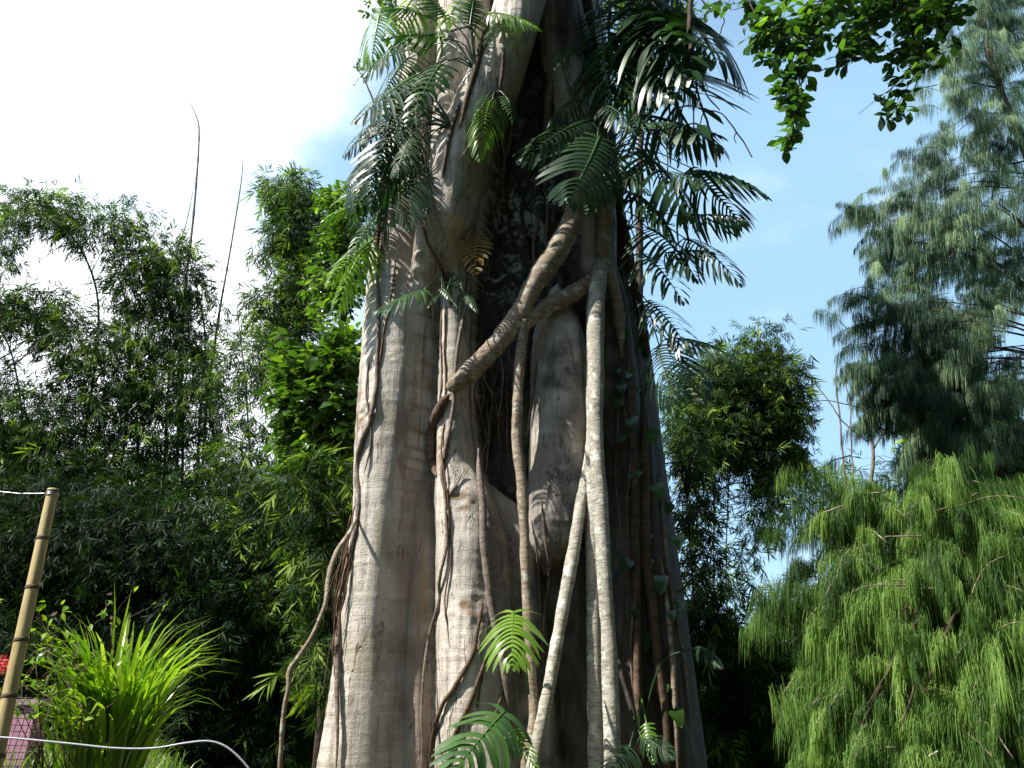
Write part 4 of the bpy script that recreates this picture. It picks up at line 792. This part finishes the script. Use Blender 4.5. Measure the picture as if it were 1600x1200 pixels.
# ------------------------------------------------------------------ weeping needle trees (casuarina-like)
def weeper(label, g, trunkrows, tr, blobs, nplume, seed, mat, per=110, size=(.5, .85), swid=.0035, branchn=40, vb=.5, csn=.9):
    r = np.random.default_rng(seed); g = base(P(*g)); t = empty('weeping_needle_tree', g, label, 'tree', 'weeping needle trees on the right')
    C = poly3(trunkrows, 50); C = np.vstack([g, C]); mb = MB(); add_tube(mb, wiggle(C, .04, seed, 1), np.linspace(tr, tr*.25, len(C)), 10); mb.build('trunk', M['root_brown'], t); nodes = C[6:]
    p, cen = in_blobs(blobs, nplume, seed, 1.0, csn)
    # branches from trunk to a subset of plumes
    for i in r.choice(len(p), branchn, replace=False):
        q = nodes[np.argmin(((nodes-p[i])**2*np.array([1, 1, .35])).sum(1))]; L = np.linalg.norm(p[i]-q)
        D = catmull(np.array([q, (q+p[i])/2+np.array([0, 0, .10*L]), p[i]]), 14); bm = MB(); add_tube(bm, wiggle(D, .05, seed+i, 1.2), np.linspace(.028, .006, 14), 5); bm.build('branch', M['twig'], t)
    out = nrm((p-np.array([nodes[np.argmin(abs(nodes[:, 2]-z))] for z in p[:, 2]]))*np.array([1, 1, .2]))
    tw = nrm(out + .45*r.standard_normal(p.shape)+np.array([0, 0, .35])); sz = r.uniform(size[0], size[1], len(p)); sz = sz*r.choice([.7, 1, 1.25], len(p), p=[.3, .45, .25]); p = p - tw*sz[:, None]*.45 + r.normal(0, .08, p.shape)
    K = per; n = len(p)*K; pi_ = np.repeat(np.arange(len(p)), K)
    u = r.random(n); sd_ = nrm(np.cross(tw, [0, 0, 1]))[pi_]
    o = p[pi_] + tw[pi_]*(u*sz[pi_]*.95)[:, None] + sd_*(r.normal(0, .085, n)*sz[pi_]*(1.15-u))[:, None]
    o[:, 2] -= (.55*u**2*sz[pi_]) ; o[:, 2] += r.normal(0, .04, n)
    d0 = nrm(tw[pi_]*.8 + sd_*r.normal(0, .7, n)[:, None] + .25*r.standard_normal((n, 3)))
    L = sz[pi_]*r.uniform(.22, .68, n)*(1.1-.5*u); ts = np.array([0, .3, .65, 1.0])
    wd = nrm(r.standard_normal((n, 3))*np.array([1, 1, .15])); W_ = swid*r.uniform(.7, 1.3, n)
    wind = np.array([-.08, 0, 0])
    V = []
    for q in ts:
        c = o + d0*(L*.34*q*(1-.45*q))[:, None] + (np.array([0, 0, -1.])+wind)[None]*(L*(.25*q+.72*q**1.6))[:, None]
        w = (W_*(1.0 if q < .9 else .35))[:, None]*wd; V += [c-w, c+w]
    V = np.stack(V, 1).reshape(-1, 3); b = (np.arange(n)*8)[:, None, None]
    F = (np.array([[0, 1, 3, 2], [2, 3, 5, 4], [4, 5, 7, 6]])[None]+b).reshape(-1, 4)
    pv = np.clip(vb+.34*vnoise(p*1.6, seed+4)+-.0+.26*r.standard_normal(len(p)), 0, 1)  # random plume tone imitates lit and shaded plumes by colour
    v = np.clip(pv[pi_]+.12*r.standard_normal(n), 0, 1)
    mb = MB(); mb.add(V, F, np.repeat(v, 8)); q = np.linspace(-.35, 1, 7)
    for i in range(0, len(p), 2):
        c = p[i] + tw[i]*(q*sz[i]*.95)[:, None]; c[:, 2] -= .55*np.maximum(q, 0)**2*sz[i]; add_tube(mb, c, np.linspace(.0045, .0015, 7)*(1+size[1]), 4, .3, 1)
    mb.build('crown', [M[mat], M['twig'] if mat == 'casu_grey' else M['root_tan']], t); return t
weeper('tall grey-green weeping needle tree filling the upper right corner', (1600,1150,15), [(1640,1000,15),(1650,600,15),(1610,260,15),(1560,130,15),(1520,-60,15),(1490,-250,15)], .16,
  [(1540,50,90,70,15,1.1,1.2),(1470,120,60,50,15,.9,.9),(1560,170,80,70,15,1.1,1),(1450,230,50,50,14.8,.8,1),(1560,280,90,60,15,1.1,1),(1390,300,60,40,14.6,.7,.8),(1340,320,28,40,14.5,.5,.45),(1480,350,100,60,14.8,1,1.2),(1410,400,70,60,14.5,.8,1),(1560,420,70,80,15,1,1),(1580,-30,80,60,15,1,1)], 500, 401, 'casu_grey', 190, (.6,1.0), .0032, 26, .6, 1.2)
weeper('middle weeping needle tree with drooping plumes over the pale sky', (1640,1160,14), [(1700,1000,14),(1690,700,14),(1640,520,14),(1620,380,14)], .12,
  [(1430,490,60,50,14,.8,1),(1350,480,40,40,14,.6,.35),(1500,500,60,60,14,.8,1),(1330,560,40,40,14,.6,.4),(1405,590,60,60,14,.8,1.3),(1350,640,32,36,14,.5,.4),(1290,470,20,30,14,.4,.2),(1460,720,60,30,14,.7,.8),(1480,600,70,60,14,.8,1),(1440,660,50,40,14,.7,.7),(1560,580,60,50,14,.8,.7),(1570,650,50,40,14,.8,.6),(1510,680,60,30,14,.8,.6)], 470, 403, 'casu_grey', 200, (.55,.9), .0030, 22, .54, 1.3)
weeper('near yellow-green weeping needle tree at the lower right', (1700,1190,7.9), [(1640,1150,7.9),(1600,1060,7.9),(1555,960,7.9),(1530,900,7.9),(1528,860,7.9)], .07,
  [(1310,705,40,24,7.9,.4,.5),(1480,725,60,36,7.9,.5,.6),(1570,740,40,40,8.0,.5,.6),(1300,740,60,28,7.90,0.43,.9),(1245,800,40,40,7.90,0.36,.6),(1310,800,60,40,7.90,0.43,1),(1400,780,80,40,7.90,0.50,1),(1490,790,80,60,7.90,0.58,1),(1570,800,50,80,7.90,0.58,1),(1360,860,60,40,7.70,0.43,1),(1280,880,50,40,7.70,0.36,.8),(1450,890,90,60,7.70,0.58,1.1),(1240,930,60,35,7.50,0.36,1),(1330,940,80,45,7.40,0.50,1.1),(1430,980,80,60,7.40,0.50,1.1),(1540,950,70,80,7.50,0.58,1.1),(1280,1010,60,35,7.30,0.36,.9),(1350,1050,70,45,7.20,0.43,1.1),(1270,1080,50,35,7.10,0.36,.8),(1460,1080,90,60,7.20,0.50,1.2),(1560,1080,70,80,7.30,0.58,1.2),(1340,1130,80,50,6.90,0.43,1.1),(1250,1150,50,40,6.90,0.36,.8),(1440,1170,100,50,6.90,0.50,1.2),(1570,1170,70,60,7.10,0.50,1)], 560, 405, 'casu_green', 250, (.40,.74), .0018, 50, .64, 1.7)
weeper('dark inner weeping tree behind the near yellow-green one', (1500,1180,16), [(1500,1150,16),(1500,900,16),(1500,760,16)], .12,
  [(1420,820,120,60,15.5,1,1),(1540,820,80,90,15.5,1,1),(1350,930,110,80,15,1,1),(1500,960,130,100,15.2,1,1.1),(1330,1090,110,90,15,1,1),(1500,1110,130,90,15,1,1),(1580,700,50,60,15.5,.8,.9),(1480,720,60,50,15.5,.8,.9)], 380, 407, 'casu_green', 130, (.8,1.3), .007, 24, .25)

# ------------------------------------------------------------------ grass tuft, turf, pole, wire, hose, fence, wall
def grass_blades(mb, roots, L, lean, az, w, seed, vb=.5, nseg=8):
    r = np.random.default_rng(seed); n = len(roots); t = np.linspace(0, 1, nseg); 
    dirh = np.stack([np.cos(az), np.sin(az), 0*az], -1)
    ang = lean[:, None]*1.0 + (r.uniform(1.2, 4.2, n)[:, None])*np.maximum(0, t[None]-.30)**1.6*(.6+lean[:, None])*1.35
    seg = (L/(nseg-1))[:, None]; dx = np.sin(ang)*seg; dz = np.cos(ang)*seg
    X = np.cumsum(np.pad(dx[:, :-1], ((0, 0), (1, 0))), 1); Z = np.cumsum(np.pad(dz[:, :-1], ((0, 0), (1, 0))), 1)
    C = roots[:, None] + dirh[:, None]*X[..., None] + np.array([0, 0, 1.])*Z[..., None]
    side = np.stack([-np.sin(az), np.cos(az), 0*az], -1); tw = r.normal(0, .5, n); side = nrm(side+dirh*tw[:, None])
    prof = np.minimum(1, (t+.12)*3)*(1-t**2.6)**.8+.02; ww = (w[:, None]*prof[None])[..., None]
    nn = np.cross(side, dirh)
    V = np.stack([C-side[:, None]*ww, C+np.array([0, 0, -.25])*ww, C+side[:, None]*ww], 2).reshape(-1, 3)
    F = []
    for k in range(nseg-1):
        for c in (0, 1): F.append([k*3+c, k*3+c+1, k*3+4+c, k*3+3+c])
    F = (np.array(F)[None]+(np.arange(n)*nseg*3)[:, None, None]).reshape(-1, 4)
    mb.add(V, F, np.repeat(np.clip(vb+.22*r.standard_normal(n), 0, 1), nseg*3))
gb = base(P(164, 1196, 6.0)); gt = tag(None or empty('grass_tuft', gb), 'tall bright green grass tuft beside the leaning bamboo pole', 'grass tuft')
n = 430; r = np.random.default_rng(61); a = r.uniform(0, 2*pi, n); rad = .14*np.sqrt(r.random(n))
roots = gb + np.stack([np.cos(a)*rad*1.3, np.sin(a)*rad, 0*a], -1)
mb = MB(); L = r.uniform(.7, 1.66, n); lean = np.clip(.03+.26*rad/.14*r.random(n)+.06*np.abs(r.standard_normal(n)), 0, .6); L *= 1-.35*lean/.6
grass_blades(mb, roots, L, lean, a+r.normal(0, .5, n), r.uniform(.009, .030, n), 62, .6); mb.build('blades', M['grass'], gt)
# turf and weeds at the bottom left: nobody could count it
n = 15000; r = np.random.default_rng(63); X = r.uniform(-8, 7.5, n); Y = r.uniform(4.6, 12, n); k = (vnoise(np.stack([X*1.5, Y*1.5, 0*X], -1), 5) > -.3) & (X < -.38*Y); X, Y = X[k], Y[k]; n = len(X)
roots = np.stack([X, Y, ground_h(X, Y)-.01], -1); mb = MB(); grass_blades(mb, roots, r.uniform(.10, .42, n), r.uniform(.1, .7, n), r.uniform(0, 6.28, n), r.uniform(.003, .007, n), 64, .4, 5)
tag(mb.build('turf', M['grass'], loc=(-3.5, 6, .8)), 'low green turf and weeds along the bottom left', 'grass', kind='stuff')
# dead creeper with small leaves on the pole
cr = empty('dry_creeper', base(P(90, 1190, 5.6)), 'wispy brown creeper with small yellow leaves between the pole and the grass', 'creeper')
mb = MB(); lp = []
for k in range(16):
    x0 = 60+rng.uniform(0, 60); pts = [(x0, 1200, 5.7)]; x = x0; y = 1150
    while y > rng.uniform(930, 1050): x += rng.normal()*22; y -= rng.uniform(25, 50); pts.append((x, y, 5.6+rng.normal()*.12)); lp.append(pts[-1])
    C = poly3(pts, 24); add_tube(mb, C, np.linspace(.004, .0015, 24), 4)
mb.build('stem', M['root_brown'], cr)
mb = MB(); pp = np.array([P(a+rng.normal()*6, b+rng.normal()*6, c) for a, b, c in lp*2]); scatter(mb, *BL, pp, rng.standard_normal(pp.shape), nrm(np.array([0, -.3, 1])+.5*rng.standard_normal(pp.shape)), rng.uniform(.035, .075, len(pp)), .3+.7*rng.random(len(pp))); mb.build('foliage', M['grass'], cr)
mb = MB(); pp = np.array([P(a+rng.normal()*8, b+rng.normal()*8, c) for a, b, c in lp]); scatter(mb, *BL, pp, rng.standard_normal(pp.shape), rng.standard_normal(pp.shape), rng.uniform(.03, .06, len(pp))); mb.build('dry_foliage', M['root_brown'], cr)

# leaning bamboo pole
a_, b_ = P(83, 765, 5.2), P(-2, 1165, 5.0); dirp = nrm(b_-a_); foot = a_+dirp*((a_[2]-.15)/-dirp[2])
pole = empty('bamboo_pole', foot, 'leaning dry yellow bamboo pole with dark joints at the left edge', 'pole')
C = a_+(foot-a_)*np.linspace(0, 1, 80)[:, None]; Lp = np.linalg.norm(foot-a_); R = np.linspace(.036, .048, 80)
mb = MB(); add_tube(mb, C, R, 20); mb.build('culm', M['pole'], pole)
for k in range(12):
    s = .02+k*.33
    if s > Lp: break
    c = a_+dirp*s; rr = .036+.012*s/Lp; mb = MB(); q = np.array([-.014, -.008, -.003, 0, .003, .008, .014]); add_tube(mb, c+dirp*q[:, None], (rr+np.array([.0008, .002, .0045, .003, .0045, .002, .0008])), 20); mb.build('joint', M['node'], pole)
M['pinkp'] = None; M['wire'] = plain('galvanised_wire', (.5, .5, .52), .35, .9, .2, 60); M['hose'] = plain('grey_hose', (.33, .34, .38), .35, 0, .15, 30)
mb = MB(); w0 = a_+dirp*.03
for k in range(3):
    th = np.linspace(0, 2*pi, 24); e1 = nrm(np.cross(dirp, [0, 1, 0])); e2 = np.cross(dirp, e1); add_tube(mb, w0+dirp*.008*k+(np.cos(th)[:, None]*e1+np.sin(th)[:, None]*e2)*.041, .0022, 5)
add_tube(mb, catmull(np.array([w0+np.array([-.04, -.01, 0]), P(40, 771, 5.2), P(0, 768, 5.2), P(-260, 740, 5.3)]), 30), .0024, 5); tag(mb.build('fence_wire', M['wire'], loc=w0), 'thin shiny wire tied round the bamboo pole top', 'wire')
hz = [(-260,1160,4.4),(-60,1150,4.4),(0,1152,4.4),(60,1157,4.4),(120,1163,4.4),(180,1169,4.4),(240,1169,4.4),(290,1161,4.4),(325,1158,4.4),(350,1165,4.4),(372,1182,4.4),(392,1206,4.4),(410,1240,4.4),(425,1290,4.4)]
mb = MB(); C = poly3(hz, 90); add_tube(mb, C, .0052, 10); tag(mb.build('garden_hose', M['hose'], loc=C[-1]), 'pale grey hose sagging across the bottom left in front of the grass', 'hose')
# netting fence with a pink wall behind
nf = empty('net_fence', base(P(30, 1180, 8.4)), 'dark netting fence in front of the pink wall', 'fence'); mb = MB()
xa, xb = P(-260, 1150, 8.4)[0], P(62, 1150, 8.4)[0]; za, zb = base((xa, 8.4))[2], P(30, 1085, 8.4)[2]
for x in np.arange(xa, xb, .062): add_tube(mb, wiggle(np.array([[x+(z-za)*.12, 8.4, z] for z in np.linspace(za, zb, 12)]), .006, 4, 6), .0042, 4)
for z in np.arange(za+.03, zb, .062): add_tube(mb, wiggle(np.array([[x, 8.4, z] for x in np.linspace(xa, xb, 30)]), .006, 5, 6), .0042, 4)
mb.build('net', plain('black_net', (.03, .015, .04), .7), nf)
for x in (xa, xb): mb = MB(); add_tube(mb, np.array([[x, 8.42, za-.1], [x+.05, 8.42, zb+.1]]), .025, 8); mb.build('post', M['twig'], nf)
mb = MB(); x0, x1 = P(-420, 1150, 9.2)[0], P(46, 1150, 9.2)[0]; z1 = P(30, 1102, 9.2)[2]
bx = np.array([[x, y, z] for z in (.5, z1) for (x, y) in ((x0, 9.2), (x1, 9.2), (x1, 9.4), (x0, 9.4))]); mb.add(bx, [[0, 1, 5, 4], [1, 2, 6, 5], [2, 3, 7, 6], [3, 0, 4, 7], [4, 5, 6, 7]])
wall = empty('pink_wall', ((x0+x1)/2, 9.3, .8), 'low pink painted wall at the bottom left corner', 'wall'); mb.build('masonry', plain('pink_paint', (.45, .22, .31), .8, 0, .35, 6, .3), wall, smooth=False)
cp = np.array([[x, y, z] for z in (z1+.002, z1+.06) for (x, y) in ((x0-.03, 9.17), (x1+.03, 9.17), (x1+.03, 9.43), (x0-.03, 9.43))]); MB().add(cp, [[0, 1, 5, 4], [1, 2, 6, 5], [2, 3, 7, 6], [3, 0, 4, 7], [4, 5, 6, 7], [3, 2, 1, 0]]).build('coping', plain('coping_concrete', (.40, .24, .30), .9, 0, .3, 10), wall, smooth=False)
# red flowers
leafy('flowering_shrub', 'shrub with red blossoms just left of the bamboo pole', 'shrub', (-30,1190,7.6), [(-30,1180,7.6),(-25,1100,7.6),(-20,1050,7.6)], [], [(-25,1060,40,40,7.6,.3,1),(0,1090,24,30,7.6,.3,.7)], 60, 221, 'broad', BL, (.06,.10), 7, None, .15, .02, .3, .4, .003)
fs = [o for o in COL.objects if o.name.startswith('flowering_shrub')][0]
for (x, y) in [(2,1035),(10,1040),(-4,1042),(14,1036),(4,1046),(-14,1034),(-22,1044),(-10,1030),(6,1030)]:
    c = P(x, y, 7.3+rng.normal()*.05); mb = MB(); k = 6; th = np.arange(k)*2*pi/k; D = np.stack([np.cos(th), -.3+0*th, np.sin(th)], -1); scatter(mb, *BL, np.repeat(c[None], k, 0), D, np.repeat(np.array([[0, -1., .3]]), k, 0), np.full(k, .05)); mb.build('blossom', M['flower'], fs)
